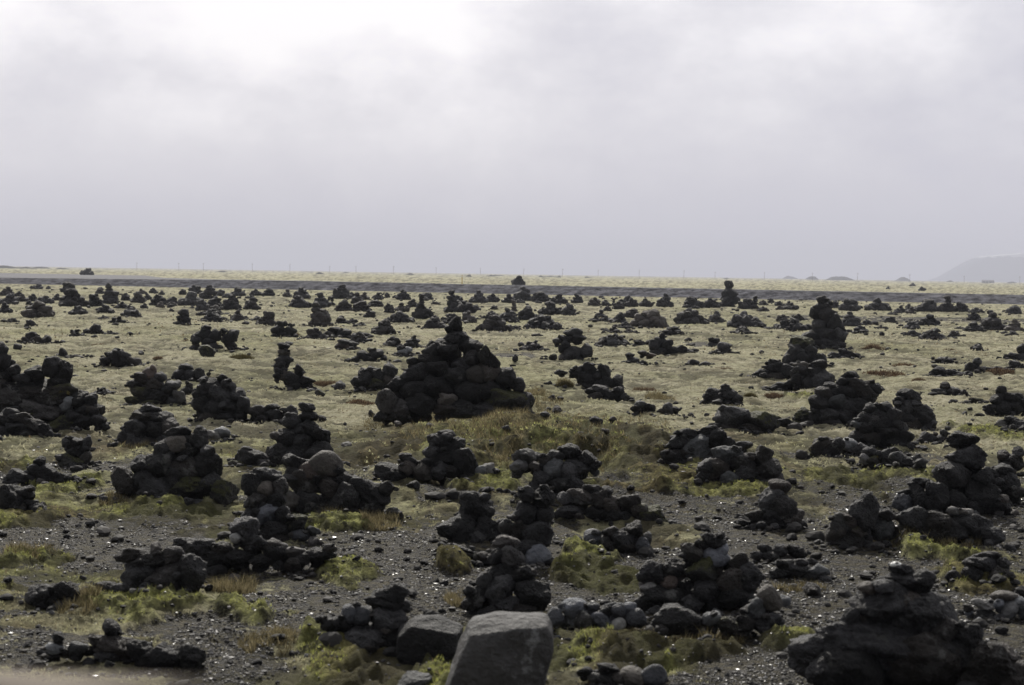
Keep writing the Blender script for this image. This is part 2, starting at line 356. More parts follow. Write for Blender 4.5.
THINGS = []       # (object, pixel x, pixel base y, width, height, stone count, label or None, kind)
def joined(specs, origin, rnd, mat, sub=2, name='rock_cairn'):
    vs, fs, n = [], [], 0
    for (x, y, z, w, d, h) in specs:
        v, f = rock_verts(rnd.randrange(1000), sub)
        a = rnd.uniform(0, 6.28); ca, sa = math.cos(a), math.sin(a)
        v = np.stack([v[:, 0] * ca - v[:, 1] * sa, v[:, 0] * sa + v[:, 1] * ca, v[:, 2]], -1)
        v = v * np.array([w, d, h]) * 1.05 + np.array([x - origin[0], y - origin[1], z - origin[2]])
        vs.append(v); fs.append(f + n); n += len(v)
    me = np_mesh(name, np.concatenate(vs), np.concatenate(fs), smooth=False)
    o = new_obj(name, me, mat); o.location = origin
    return o
cnt = 0
def C(comps, label=None, yb=None, pal='dddde', group=None):
    """one cairn: 'p x yb w h n' heaps and 'x yc w h m' single stones, all in pixels of the photograph"""
    global cnt; cnt += 1
    rnd = random.Random(cnt * 77 + 3)
    ps, ss = [], []
    for c in comps.split(';'):
        t = c.split()
        if t[0] in 'pt':
            v = [float(q) for q in t[1:]]; ps.append((t[0], v))
        else:
            mt = t[4] if len(t) > 4 else None
            ss.append((*[float(q) for q in t[:4]], mt, float(t[5]) if len(t) > 5 else None))
    xs0 = [v[0] - v[2] / 2 for _, v in ps] + [s[0] - s[2] / 2 for s in ss]; xs1 = [v[0] + v[2] / 2 for _, v in ps] + [s[0] + s[2] / 2 for s in ss]
    top = min([v[1] - v[3] for _, v in ps] + [s[1] - s[3] / 2 for s in ss]); bot = yb or max([v[1] for _, v in ps] + [s[1] + s[3] / 2 for s in ss])
    x0, x1 = min(xs0), max(xs1); w, h = x1 - x0, bot - top
    far = (bot < 338 and not ss)
    gx, gy, gz = on_ground((x0 + x1) / 2, bot); s = gy / F
    if far:
        allsp = []
        for k, v in ps:
            n = v[4] if len(v) > 4 else (13 if v[2] * v[3] > 120 else 8)
            sp, cc_ = pile_spec(*v[:4], n, rnd, 'c' if k == 'p' else 't', c0[1] if (allsp and k == 't') else None); c0 = c0 if allsp else cc_; allsp += sp
        ox, oy = c0[0], c0[1]
        o = joined(allsp, (ox, oy, c0[2]), rnd, MAT['d'])
        o.name = 'rock_cairn'
    else:
        root = bpy.data.objects.new('rock_cairn', None); col.objects.link(root); root.location = (gx, gy + w * s * 0.25, gz); o = root
        root.empty_display_size = 0.2
        for k, v in ps:
            n = v[4] if len(v) > 4 else 16
            sp, _ = pile_spec(*v[:4], n, rnd, 'c' if k == 'p' else 't')
            for q in sp: add_stone(*q, q[3] / s, pick(rnd, pal), root, rnd=rnd)
        if ss:
            for (px, py, pw, ph, mt, tilt) in ss:
                # stand higher stones a little further back, as on a heap
                up_ = max(0.0, (bot - py - ph / 2)) * s
                D = gy + pw * s * 0.42 + min(up_ * 0.42, w * s * 0.33)
                d = ray(px, py); t = D / d.y
                X_, Z_ = d.x * t, CAM_H + d.z * t
                ww, hh_ = pw * D / F * 1.14, ph * D / F * 1.14
                dd = (ww * 0.55 + hh_ * 0.45) * rnd.uniform(0.9, 1.15)
                add_stone(X_, D, Z_, ww, dd, hh_, max(pw, ph), mt or pick(rnd, pal), root, tilt=tilt if tilt is not None else (None if abs(ww - hh_) < 0.3 * ww else rnd.uniform(-6, 6)), rnd=rnd)
            nf = 0
            for q in ss:     # wedging stones behind and below, which carry the ones in front
                if q[2] > 60 or len(ss) < 4: continue
                up_ = max(0.0, (bot - q[1] - q[3] / 2)) * s
                D = gy + q[2] * s * 0.42 + min(up_ * 0.42, w * s * 0.33)
                if up_ > q[3] * s * 0.35:
                    k = rnd.uniform(0.55, 0.85); py = q[1] + q[3] * 0.6; Dd = D + q[2] * s * 0.16; d = ray(q[0] + rnd.uniform(-.12, .12) * q[2], py); t = Dd / d.y
                    add_stone(d.x * t, Dd, CAM_H + d.z * t, q[2] * s * k, q[2] * s * k, min(q[3] * s * 0.95, up_ + q[3] * s * .4), 22, pick(rnd, pal), root, rnd=rnd); nf += 1
                if q[2] > 14 and nf + len(ss) < 80:
                    Dd = D + q[2] * s * 0.6; px = q[0] + ((x0 + x1) / 2 - q[0]) * 0.2; d = ray(px, q[1] + q[3] * 0.2); t = Dd / d.y
                    add_stone(d.x * t, Dd, CAM_H + d.z * t, q[2] * s * 0.95, q[2] * s * 0.9, q[3] * s * 0.9, 15, pick(rnd, pal), root, rnd=rnd); nf += 1
    if o.type == 'EMPTY':
        # small chips wedged on the heap and lying at its foot
        ch0 = [(q.location.copy(), q.scale.copy()) for q in o.children]
        for _ in range(min(99 - len(ch0), 8 + len(ch0) // 2)):
            l, sc = rnd.choice(ch0); m_ = min(sc.x, sc.z); k = max(m_ * rnd.uniform(0.28, 0.55), 3.2 * s)
            if rnd.random() < 0.6 and l.z > m_ * 0.6:
                a = rnd.uniform(-0.4, 3.5); p_ = l + Vector((math.cos(a) * sc.x * 0.46, -sc.y * rnd.uniform(0.1, 0.4), math.sin(a) * sc.z * 0.40))
            else:
                p_ = Vector((rnd.uniform(-0.62, 0.62) * w * s, rnd.uniform(-0.42, 0.15) * w * s, 0)); wx_, wy_ = o.location.x + p_.x, o.location.y + p_.y
                p_.z = float(height(np.array([wx_]), np.array([wy_]))[0]) - o.location.z + k * 0.25
            add_stone(o.location.x + p_.x, o.location.y + p_.y, o.location.z + p_.z, k * rnd.uniform(1, 1.4), k, k * rnd.uniform(.6, .95), 12, pick(rnd, pal), o, rnd=rnd)
        ch = list(o.children)
        tp = max(ch, key=lambda q: q.location.z); tp.name = 'capstone'
        for q in ch:
            lo = {'white_stone': 'whitish stone', 'tan_stone': 'tan stone', 'red_stone': 'reddish brown stone', 'pale_stone': 'pale grey stone', 'mossy_lava': 'moss covered stone', 'lichened_lava': 'stone with yellow lichen', 'blue_grey_stone': 'smooth bluish grey stone'}.get(q.material_slots[0].material.name)
            if lo: q['label'] = lo
            if q is not tp and q.location.z < 0.16 * max(0.3, tp.location.z) + 0.05: q.name = 'base_stone'
    THINGS.append([o, (x0 + x1) / 2, bot, w, h, 0, label, 'cairn']); 
    return o
def S(px, py, w, h, mt='d', label=None, name='lava_rock', tilt=None):
    """one loose stone: pixel centre and size"""
    global cnt; cnt += 1
    rnd = random.Random(cnt * 31 + 5)
    gx, gy, gz = on_ground(px, py + h * 0.42); s = gy / F
    gz = float(height(np.array([gx]), np.array([gy + w * s * 0.3]))[0]); z = gz + h * s * 0.40
    o = add_stone(gx, gy + w * s * 0.3, z, w * s * 1.05, w * s * rnd.uniform(.7, 1), h * s * 1.1, max(w, h), mt, None, tilt, name, rnd)
    THINGS.append([o, px, py + h / 2, w, h, 1, label, 'stone']); return o

def HULL(pts, D, depth, mt, label, name, seed):
    """angular block: outline corners in pixels, given a real distance and thickness"""
    import bmesh
    rnd = random.Random(seed); bm = bmesh.new(); P3 = []
    for px, py in pts:
        for f_, sh in ((0.0, 0.90), (0.45, 1.0), (1.0, 0.86)):
            cx = sum(p[0] for p in pts) / len(pts); cyy = sum(p[1] for p in pts) / len(pts)
            d = ray(cx + (px - cx) * sh, cyy + (py - cyy) * sh); t = D / d.y
            P3.append(Vector((d.x * t + rnd.uniform(-.01, .01), D + depth * f_ + rnd.uniform(-.03, .03), CAM_H + d.z * t + rnd.uniform(-.01, .01) - (0.05 * depth if f_ == 0 else 0))))
    for p in P3: bm.verts.new(p)
    res = bmesh.ops.convex_hull(bm, input=bm.verts[:])
    bm.normal_update()
    cen = np.array(P3).mean(0); pl = [(np.array(f.normal[:]), float(np.dot(f.normal[:], np.array(f.verts[0].co[:]) - cen))) for f in bm.faces if f.calc_area() > 1e-5]; bm.free()
    d, f = ICO[5]
    rad = np.zeros(len(d)); pw = 70.0
    for n_, q in pl:
        if q < 0: n_, q = -n_, -q
        dt = d @ n_; rad += np.where(dt > 0.05, (q / np.maximum(dt, 0.05)) ** -pw, 0)
    rad = rad ** (-1 / pw); co = d * rad[:, None]
    k = 0.045 * n3(co * 3.2 + seed, 3) + 0.04 * n3(co * 9 + seed, 5) + 0.018 * n3(co * 26 + seed, 9)
    co = co + d * k[:, None]; org = Vector(cen)
    me = np_mesh(name, co, f)
    o = new_obj(name, me, MAT[mt]); o.location = org
    xs_ = [p[0] for p in pts]; THINGS.append([o, sum(xs_) / len(xs_), max(p[1] for p in pts), max(xs_) - min(xs_), 70, 1, label, 'stone']); return o

# ---- foreground
C("135 555 38 15 d; 157 547 12 10 l; 172 554 26 17 d; 165 580 52 40 d; 193 573 26 36 d; 137 577 30 34 d; 155 560 40 20 d; 136 601 30 13 g; 176 597 34 14 d; 114 590 22 12 d", 'squat blocky cairn of black lava with overhanging slab on bright green moss', yb=603)
C("41 596 30 24 e; 67 592 26 22 e; 55 600 20 14 e", 'two black lava lumps side by side on gravel at left')
C("111 627 17 16 e; 119 648 56 24 d; 54 649 18 12 g; 58 638 12 11 e; 78 648 20 13 g; 89 662 13 10 e; 107 656 24 14 d; 140 650 26 20 e; 163 656 36 24 e; 193 657 26 24 e; 150 660 20 12 d; 99 641 16 10 d", 'long collapsed row of black rubble with round lump on top, bottom left', yb=668)
C("195 552 40 26 d; 190 545 30 16 d; 212 560 30 18 e; 222 549 22 14 d; 236 538 14 10 w; 244 527 27 21 d; 253 542 24 14 d; 238 556 30 14 d; 277 553 22 18 d; 317 554 36 13 d; 294 551 20 9 l; 295 565 18 15 d; 262 560 22 12 d; 273 545 18 12 d; 330 548 14 9 d; 300 560 20 10 d; 216 570 20 12 e", 'sprawling rubble heap with one white stone in front of dark tower', yb=575)
C("392 593 31 18 e; 387 605 44 15 e; 389 622 36 28 e; 349 614 14 18 b; 361 616 18 19 b; 330 624 24 18 d; 345 622 20 16 e; 366 641 50 32 d; 396 636 24 22 e; 357 605 10 8 d", 'small black cairn stacked behind dark boulder at bottom left centre', yb=656)
HULL([(392, 655), (396, 632), (412, 621), (436, 623), (462, 631), (461, 652), (449, 672), (436, 681), (404, 680)], 11.9, 0.42, 'e', 'large dark lava boulder touching the blurred grey boulder', 'lava_boulder', 5)
HULL([(440, 700), (452, 660), (466, 629), (484, 624), (514, 620), (553, 621), (558, 633), (552, 664), (541, 700), (500, 716)], 10.2, 0.50, 'g', 'big blurred grey angular boulder with pale top edge at bottom centre', 'boulder', 9)
S(413, 690, 40, 20, 'g', 'pale stone half out of frame beside the dark boulder')
C("506 542 26 14 d; 496 557 15 16 e; 511 557 22 20 d; 499 573 28 18 e; 521 575 22 17 d; 500 592 32 32 d; 533 595 36 30 d; 476 597 22 22 d; 522 609 34 14 d; 484 580 14 18 g; 508 604 30 16 d; 470 604 18 12 d", 'dark tower cairn with knobbly top just behind the grey boulder', yb=616)
C("527 493 16 15 e; 544 497 22 21 e; 525 514 26 22 e; 508 526 17 14 l; 520 530 20 16 d; 536 532 34 24 e; 538 555 27 20 b; 520 552 22 18 e; 545 512 18 20 e; 530 545 30 16 d", 'crooked tower cairn with forked top leaning left near bottom centre', yb=566)
C("476 508 34 30 d 12; 459 528 36 28 d; 487 529 28 25 d; 500 524 18 10 e; 472 535 30 18 d", 'pointed black rock propped on two dark blocks', yb=543)
C("457 550 34 12 e; 448 562 15 10 e; 481 557 15 10 d; 466 556 14 8 d; 440 551 12 8 d", None)
C("557 617 15 18 b; 574 608 22 19 b; 584 620 19 20 l; 600 620 20 17 b; 619 611 19 15 b; 619 624 15 13 w; 636 618 18 18 b; 612 606 15 8 g; 606 610 12 10 d; 629 607 14 9 b; 592 607 14 8 b", 'row of smooth bluish grey cobbles laid on gravel, one nearly white', yb=630, pal='bbg')
C("714 541 22 17 e; 722 548 14 12 b; 692 552 22 18 y; 716 557 25 17 b; 737 562 19 19 d; 701 572 42 30 m; 751 576 27 27 d; 730 582 24 26 d; 672 570 22 20 e; 669 582 16 13 r; 649 572 27 22 e; 664 599 56 32 d; 706 590 30 24 e; 689 603 22 16 d; 735 597 34 20 d; 648 587 16 9 l; 700 545 12 12 y", 'broad mossy cairn with round ball top and small reddish stone', yb=612)
C("679 620 50 30 d; 661 631 11 12 d; 711 619 18 15 g; 727 624 21 17 y; 746 624 18 15 d; 755 608 24 17 g -35; 768 598 20 24 t; 767 622 30 19 d; 783 634 30 20 g; 798 636 22 14 g; 812 640 14 10 d; 740 633 16 8 d", 'front row of brown stones with tall leaning tan rock', yb=642)
C("633 678 25 21 t; 652 676 27 20 b; 608 668 20 10 e; 606 682 20 12 e; 620 680 14 14 d; 585 672 16 9 e; 597 678 18 10 d", 'low group with brown round and blue grey stones cut by bottom edge')
S(574, 662, 21, 8, 'l', 'pale flat stone lying on gravel right of the blurred boulder')
C("902 569 24 12 e; 897 565 12 6 w; 905 583 50 22 e; 922 578 26 16 d; 883 604 50 42 e; 867 588 19 12 t; 925 618 66 44 d; 851 617 17 19 e; 872 652 160 74 e 4; 850 668 60 50 e; 930 662 90 60 d 12; 969 638 25 29 e; 985 666 70 50 d; 1000 682 70 40 d; 945 628 30 26 d; 955 650 50 30 e; 905 600 30 20 d; 822 672 30 30 e; 1006 655 24 22 d", 'huge dark cairn at bottom right with small white stone on its peak', yb=720, pal='de')
# ---- right foreground
C("963 440 29 17 e; 965 457 39 21 e; 956 476 40 26 d; 983 477 22 20 e; 939 495 22 28 e; 957 500 22 18 d; 983 494 32 24 e; 998 507 28 16 e; 975 508 24 14 d; 918 482 21 9 e; 904 492 17 6 e; 920 497 20 24 e; 903 503 22 18 b; 930 505 20 18 e; 1003 500 12 10 d", 'tall cairn at right with two dark capstones balanced on a round boulder', yb=516)
C("911 519 36 25 e; 937 524 30 24 d; 952 530 30 22 d; 973 527 46 28 e; 964 513 18 9 l; 955 511 14 8 l; 906 540 26 15 d; 881 527 25 29 g 25; 930 538 24 14 d; 990 535 26 18 d; 890 515 14 10 d", 'front row of dark boulders with tilted pale egg stone, right of pointed rock', yb=547)
C("863 511 28 37 d 8; 839 524 24 22 l -35; 836 533 22 16 t -35; 847 541 32 16 d; 858 532 20 12 y; 850 522 16 16 d", 'pointed upright rock with tilted pale slabs leaning at its left', yb=549)
C("992 475 16 16 d; 1004 470 18 12 e; 1000 488 34 18 e; 985 478 10 10 l; 1012 482 16 16 d; 1016 492 20 12 d; 996 499 22 12 d; 1007 478 18 12 d", 'low dark cairn beside the balanced capstones, right', yb=505)
C("1013 462 24 16 e; 1003 455 12 10 d; 1018 453 14 12 e; 1007 467 12 10 d", None, yb=473)
C("985 556 28 10 e; 980 566 32 18 d; 1000 576 28 18 d; 972 573 20 14 e; 953 576 15 11 e; 975 582 30 12 d; 1003 562 14 10 d; 990 584 20 10 d", 'low cairn of wedge shaped dark stones by right edge above pale cobbles', yb=588)
C("983 604 21 11 l; 1005 596 26 10 t; 1010 610 19 17 g; 981 615 27 11 d; 999 604 12 9 b; 1020 602 14 12 g; 1000 618 18 9 d; 968 608 10 8 d; 1024 612 14 14 g", 'low line of pale smooth cobbles at the right edge', yb=622, pal='gbd')
C("793 551 14 12 e; 780 550 16 12 d; 770 556 18 10 d; 765 548 14 8 d; 788 560 22 12 d; 756 555 12 8 d; 801 553 14 10 d", None, yb=562)
C("797 571 30 17 d; 819 570 20 12 g; 785 565 18 11 d; 812 577 26 14 d; 800 563 16 9 e; 778 573 16 10 d; 824 579 14 8 d", None, yb=582)
S(785, 602, 17, 12, 'g'); S(812, 592, 22, 13, 'd')
C("780 487 21 14 r; 771 499 25 24 d; 782 510 26 30 d; 779 516 44 26 d; 755 516 20 13 d; 790 519 26 20 d; 772 522 34 14 d", 'dark conical cairn with brown capstone standing alone on gravel', yb=529)
C("681 440 34 18 d -28; 697 447 36 24 g -30; 707 432 24 13 d; 672 457 22 14 d; 685 460 36 11 d; 716 440 20 22 d; 690 455 30 14 d; 728 443 16 12 e; 742 445 20 8 e; 703 460 24 10 d", 'low cairn of big slabs leaning right with pale edges', yb=468)
C("731 416 34 19 d; 731 428 42 13 d; 764 422 38 21 m; 748 430 26 12 d; 784 421 13 6 e; 715 427 12 8 d; 725 409 12 8 d", 'squat cairn of dark slabs joined to a mossy green-capped boulder', yb=435)
C("727 454 28 16 g; 707 466 18 16 d; 717 470 28 24 d; 743 463 26 20 d; 762 457 22 22 d; 730 480 20 17 g; 753 480 32 20 d; 768 471 28 24 d; 702 476 12 10 d; 776 480 20 14 d; 745 474 24 18 e; 760 486 22 10 e; 735 451 14 10 d", 'wide cairn of rounded grey-edged stones behind the yellow moss strip', yb=491)
C("583 497 26 14 g; 600 499 24 20 d; 592 489 18 10 d; 628 504 26 20 d; 612 506 20 18 d; 652 518 28 24 m; 581 495 26 14 d; 570 512 32 15 d; 596 514 24 14 e; 614 514 18 14 d; 640 512 18 16 y; 622 516 16 10 d; 566 498 16 12 d; 606 491 14 10 d", 'long lumpy cairn with mossy boulder at its right end', yb=524)
C("592 537 17 14 b; 610 533 18 13 d; 604 540 12 8 l; 633 530 24 18 d; 620 540 22 18 d; 643 546 13 17 b; 610 547 20 12 d; 598 548 16 10 d; 577 541 12 8 d; 647 537 12 10 d; 628 548 20 10 d", 'low line of grey stones in front of the long lumpy cairn', yb=554)
C("524 456 23 14 l; 519 466 18 12 g; 570 451 22 14 d; 588 458 18 14 d; 556 456 18 12 d; 578 466 26 14 d; 554 470 22 22 g; 545 460 14 12 d; 562 486 22 20 d; 543 480 20 18 e; 568 472 20 20 d; 573 484 18 16 e; 537 488 18 16 d; 596 466 14 10 d; 535 466 14 10 d; 557 498 22 10 d", 'jumbled cairn with frosted pale stones above the forked tower', yb=503)
# ---- centre left
C("307 407 16 9 e; 308 417 17 14 e; 293 421 17 16 e; 307 428 22 16 e; 287 438 22 18 e; 316 436 27 15 e; 301 440 20 16 d; 277 455 24 22 d; 297 454 34 26 d; 318 455 28 26 d; 300 430 16 12 e", 'narrow tower cairn of black lumps on a square wide base', yb=469)
C("325 465 33 27 t; 294 463 24 17 e; 311 471 26 19 r; 302 483 26 24 d; 328 480 22 16 d; 370 492 40 24 e 14; 345 501 28 34 d; 372 505 26 18 d; 330 489 22 20 d; 346 478 18 12 e; 289 499 24 24 l -20; 308 503 30 24 e; 356 482 16 12 d; 386 488 14 14 y; 318 506 30 20 d; 335 470 20 12 e; 296 475 20 16 d; 350 512 28 14 d", 'wide cairn of mixed boulders carrying a large smooth round stone', yb=517)
C("268 476 28 16 e; 266 489 19 15 t; 252 484 18 20 d; 256 502 24 18 d; 280 487 16 18 d; 267 514 26 19 b; 283 514 16 16 e; 250 516 20 18 e; 246 528 28 20 d; 273 532 32 22 d; 296 523 24 18 m; 262 506 26 14 d; 300 536 18 12 b; 284 540 24 14 d; 275 500 20 14 e; 313 531 14 9 g", 'stacked cairn with small round pinkish stone set in its front', yb=546)
C("252 459 32 22 d; 246 450 12 8 e; 238 466 18 12 y; 263 464 18 14 d; 244 468 16 8 m", 'single humped dark boulder beside yellow lichened stone', yb=471)
C("445 434 20 8 e; 441 443 26 18 e; 455 448 22 20 d; 432 452 18 14 e; 445 456 26 18 e; 464 463 26 30 e; 391 473 32 17 e; 421 471 20 19 t; 440 470 22 18 d; 452 474 26 18 d; 409 468 18 14 d; 478 473 20 14 g; 488 470 16 14 l; 405 458 14 10 e; 470 476 20 12 d; 428 463 16 12 d; 412 462 14 10 d", 'peaked cairn in front of the grassy mound with whitish crumbly stones', yb=481)
S(412, 491, 16, 10, 'e')
C("177 444 30 16 t; 178 432 26 12 e; 199 439 20 24 e; 164 450 18 18 e; 190 452 26 18 e; 142 465 22 17 e; 186 469 28 24 d; 207 464 28 32 d; 160 464 28 26 d; 127 482 27 26 d; 195 487 42 28 m; 157 488 36 24 d; 224 492 24 24 m; 176 478 26 20 e; 145 480 24 20 e; 210 482 28 20 d; 168 494 28 14 d; 222 485 14 10 y; 188 442 16 12 e; 152 472 16 16 m; 122 500 22 10 d; 190 500 30 9 g", 'large left cairn topped by a flat tan stone', yb=505)
C("150 410 22 11 e; 143 419 26 18 d; 160 421 26 18 d; 136 430 24 20 d; 156 433 32 22 e; 170 428 22 18 d; 133 441 24 18 d; 150 444 34 16 d; 168 441 24 16 d; 125 437 14 18 d", 'blocky cairn standing behind the one with the tan stone', yb=449)
C("215 437 21 12 l; 222 432 16 10 g; 208 441 14 8 l; 226 440 12 8 d", 'pale crumbly low heap right of the tan stone cairn', yb=444)
C("277 417 30 16 d; 264 420 18 10 d; 290 412 14 14 e; 272 408 14 8 e; 256 411 20 12 d; 283 422 16 8 d", None, yb=425)
C("3 350 12 16 e; 3 363 15 18 e; 13 371 13 14 e; 2 378 22 14 e; 22 378 16 10 e; 36 373 19 14 d; 53 367 18 20 e; 66 372 14 22 e; 60 381 20 14 e; 30 383 60 13 d; 8 388 34 16 d; 60 392 36 16 y; 48 396 60 20 d; 44 408 50 20 d; 12 400 40 26 d; 80 400 24 18 d; 20 412 40 20 e; 68 404 16 14 g; 62 395 20 10 y; 90 400 14 12 e; 95 410 18 14 e; 84 412 14 12 d; 30 394 40 14 d; -15 390 40 40 d; 10 412 40 20 e; 106 426 8 7 e; 84 421 22 14 e; 98 420 16 13 d; 74 418 20 16 e; 90 411 20 14 d; 40 416 30 12 m; 36 373 10 8 d; 62 425 28 18 m", 'massive cairn with long flat slab layer at the left edge', yb=432)
C("10 413 18 10 e; 22 418 22 12 d; 4 420 20 14 e; 34 424 22 12 d; 14 428 30 14 e; 44 429 14 12 e; 0 430 20 14 d; 28 432 22 10 d", 'ragged black rubble heap in front of the slab-topped one', yb=438)
S(50, 436, 7, 7, 'e')
C("76 445 26 16 e; 67 441 10 10 e; 87 443 10 14 e; 77 452 18 12 e; 86 458 12 12 t; 70 460 20 14 m; 80 463 14 10 m; 61 458 10 8 d", 'small black cairn on mossy base with brown pebble at its foot', yb=468)
C("19 477 28 16 e; 48 474 30 20 e; 40 461 12 9 e; 58 478 18 14 e; 36 470 16 12 e; 66 478 10 8 e; 32 480 20 10 e", 'three black lumps with tiny cap near left edge', yb=485)
C("12 499 26 28 d; 27 493 15 14 d; 31 505 16 10 d; 20 508 14 10 d; 2 505 14 14 d", 'dark cone of rock on a green moss pad at left edge', yb=514)
# ---- central cairn
C("456 324 13 15 e; 449 329 9 8 e; 457 338 24 15 e; 447 350 32 23 d; 471 359 22 17 d; 475 375 20 18 t; 484 357 15 22 y; 447 399 21 14 l; 505 403 50 32 m; 387 402 20 24 d; 399 384 22 15 d; 420 372 30 19 e; 502 378 27 20 e; 518 385 16 15 d; 453 379 34 22 d; 396 417 28 12 d; 432 352 16 16 d; 428 364 22 20 d; 438 370 26 20 e; 462 366 24 18 e; 490 372 22 20 d; 415 390 30 22 e; 440 388 28 22 d; 470 392 32 24 e; 492 390 26 18 d; 420 404 30 22 d; 400 408 24 18 d; 465 408 32 20 e; 445 410 26 12 d; 485 412 30 18 e; 526 403 16 20 d; 520 413 26 14 d; 470 346 20 14 e; 434 345 14 9 e; 478 348 14 12 d; 410 378 20 14 d; 380 416 14 10 d; 529 416 14 10 d; 432 384 20 16 d; 437 348 8 7 l; 415 362 16 9 d; 494 362 12 18 e", 'big central cairn with small knob on top rising from grassy mound', yb=424)
C("367 378 22 17 e; 377 386 24 16 m; 390 370 14 14 e; 359 382 16 10 e; 378 376 18 14 e; 371 370 14 8 e; 390 382 16 14 d", 'small black heap touching the left flank of the big central cairn', yb=394)
S(371, 416, 9, 9, 'd'); S(366, 428, 12, 7, 'd')
# ---- right middle
C("822 300 10 9 e; 822 306 18 10 e; 826 315 18 16 d; 816 313 12 12 e; 819 325 15 12 d; 833 323 16 18 d; 838 333 16 16 d; 825 335 24 16 e; 812 336 16 12 e; 830 343 28 12 e; 818 344 18 10 e; 807 337 12 10 e; 836 344 18 10 d; 840 328 10 10 d", 'knobbly tower cairn rising above its neighbours at right of centre', yb=350)
C("802 343 23 14 m; 794 354 16 16 e; 810 352 14 14 e; 802 359 18 14 e; 790 360 14 12 e; 806 349 4 4 w; 812 361 14 10 e; 822 359 10 11 e; 796 348 12 8 e", 'dark cairn with a tiny white gap stone and mossy crown', yb=367)
C("774 363 14 8 e; 775 368 26 12 e; 762 373 18 9 e; 788 371 16 13 d; 775 376 28 8 d; 792 376 12 8 d", 'broad humped dark cairn left of the white-spotted one', yb=379)
C("801 365 16 7 l; 816 366 20 12 e; 800 372 20 14 e; 820 381 26 24 d; 808 384 18 16 e; 798 379 14 12 e; 826 390 14 8 d; 815 374 16 14 e", 'rough cairn with round boulder and small pale top stone', yb=392)
C("783 386 20 8 e; 790 383 12 6 e; 801 386 14 10 m; 776 388 10 6 e", None, yb=391)
C("850 376 18 9 e; 845 382 16 10 e; 862 389 30 20 d; 874 389 14 12 e; 835 390 24 14 e; 824 394 20 16 d; 848 394 20 14 e; 836 403 19 17 g; 820 405 20 20 e; 850 405 22 16 e; 858 404 18 12 e; 826 416 30 18 d; 845 418 26 16 e; 833 423 26 10 d; 868 398 14 12 e; 815 416 16 14 e; 862 414 14 10 e; 852 424 14 8 d", 'big sloping cairn with smooth round boulder near its top, right', yb=428)
C("803 416 25 18 m; 803 424 26 9 m", 'rounded mossy boulder left of the big sloping cairn', yb=427)
C("910 396 24 14 e; 900 402 14 10 e; 904 408 22 16 e; 918 409 22 16 d; 905 419 20 16 e; 922 421 26 18 e; 928 412 14 14 e; 912 424 22 12 d; 930 425 14 10 e; 899 414 12 14 e", 'cairn with overhanging capstone at right middle', yb=431)
C("871 409 12 12 e; 885 407 14 10 e; 878 415 20 12 e; 893 416 16 16 e; 865 418 16 12 e; 880 424 22 14 e; 858 424 14 8 g; 898 427 20 14 e; 866 430 18 14 e; 885 434 26 16 e; 857 437 16 12 e; 905 436 18 12 e; 870 438 20 12 d; 895 441 24 10 d; 876 405 8 6 d; 902 446 18 8 e; 875 419 12 12 d", 'wide bristly dark cairn in front of overhanging capstone cairn', yb=449)
C("823 444 22 14 d; 835 447 20 18 d; 815 450 12 18 y; 828 454 22 14 d; 812 457 14 8 m", None, yb=462)
C("848 444 18 12 g; 861 450 22 14 d; 855 455 22 12 d; 868 457 14 8 d", None, yb=461)
C("871 452 16 9 d; 873 462 18 14 y; 886 456 14 14 d; 892 451 12 8 d; 865 459 12 10 g; 886 464 12 10 d", 'stones with orange yellow lichen patch on gravel', yb=470)
C("904 462 26 14 d; 915 465 14 14 d; 896 458 14 12 d; 909 469 16 7 d; 918 458 9 8 d", None, yb=473)
C("928 437 16 11 d; 938 440 14 10 d; 944 433 9 7 d; 921 441 8 6 d; 934 444 12 6 d", None, yb=446)
C("1001 391 9 10 e; 997 399 14 12 e; 1012 400 22 14 e; 1004 406 18 12 e; 990 408 14 8 e; 1016 408 20 12 d; 1001 410 16 8 e; 1024 402 14 12 e", 'black cairn with narrow knob near right edge', yb=415)
C("1012 420 14 8 e; 1018 426 22 14 e; 1010 430 14 10 e; 1024 428 14 14 e", None, yb=435)
S(954, 404, 10, 5, 'e'); S(965, 412, 6, 4, 'e'); C("968 403 8 5 d; 976 401 14 6 m; 984 403 8 4 d", None, yb=406)
C("945 386 9 8 d; 940 392 16 7 g; 953 391 16 8 d; 963 393 9 6 d; 948 395 20 6 d; 957 395 12 5 d", None, yb=398)
S(882, 389, 6, 4, 'e')
C("938 372 18 10 e; 932 375 8 7 e", None, yb=378); C("951 372 10 6 e; 960 375 14 7 d; 968 374 9 6 e; 955 376 12 5 d", None, yb=378)
C("977 362 9 8 g; 970 367 11 9 d; 983 369 9 5 l; 990 370 8 5 g; 978 370 9 5 d; 998 369 10 5 r", 'small heap of pale grey stones right of reddish heather patches', yb=373)
C("944 359 12 4 l; 940 361 10 5 d; 949 361 10 5 d", None, yb=364)
C("1022 348 10 9 e; 1013 356 12 7 e; 1021 357 12 8 e; 1008 357 8 5 d", None, yb=361); C("1015 364 12 7 e; 1022 367 10 6 e; 1010 368 8 5 d", None, yb=371)
C("p 979 351 12 9 5")
C("835 355 14 6 d; 847 354 18 9 e; 855 356 12 7 e; 832 357 8 4 d; 842 351 8 5 d", None, yb=359)
C("p 861 334 15 7 6")
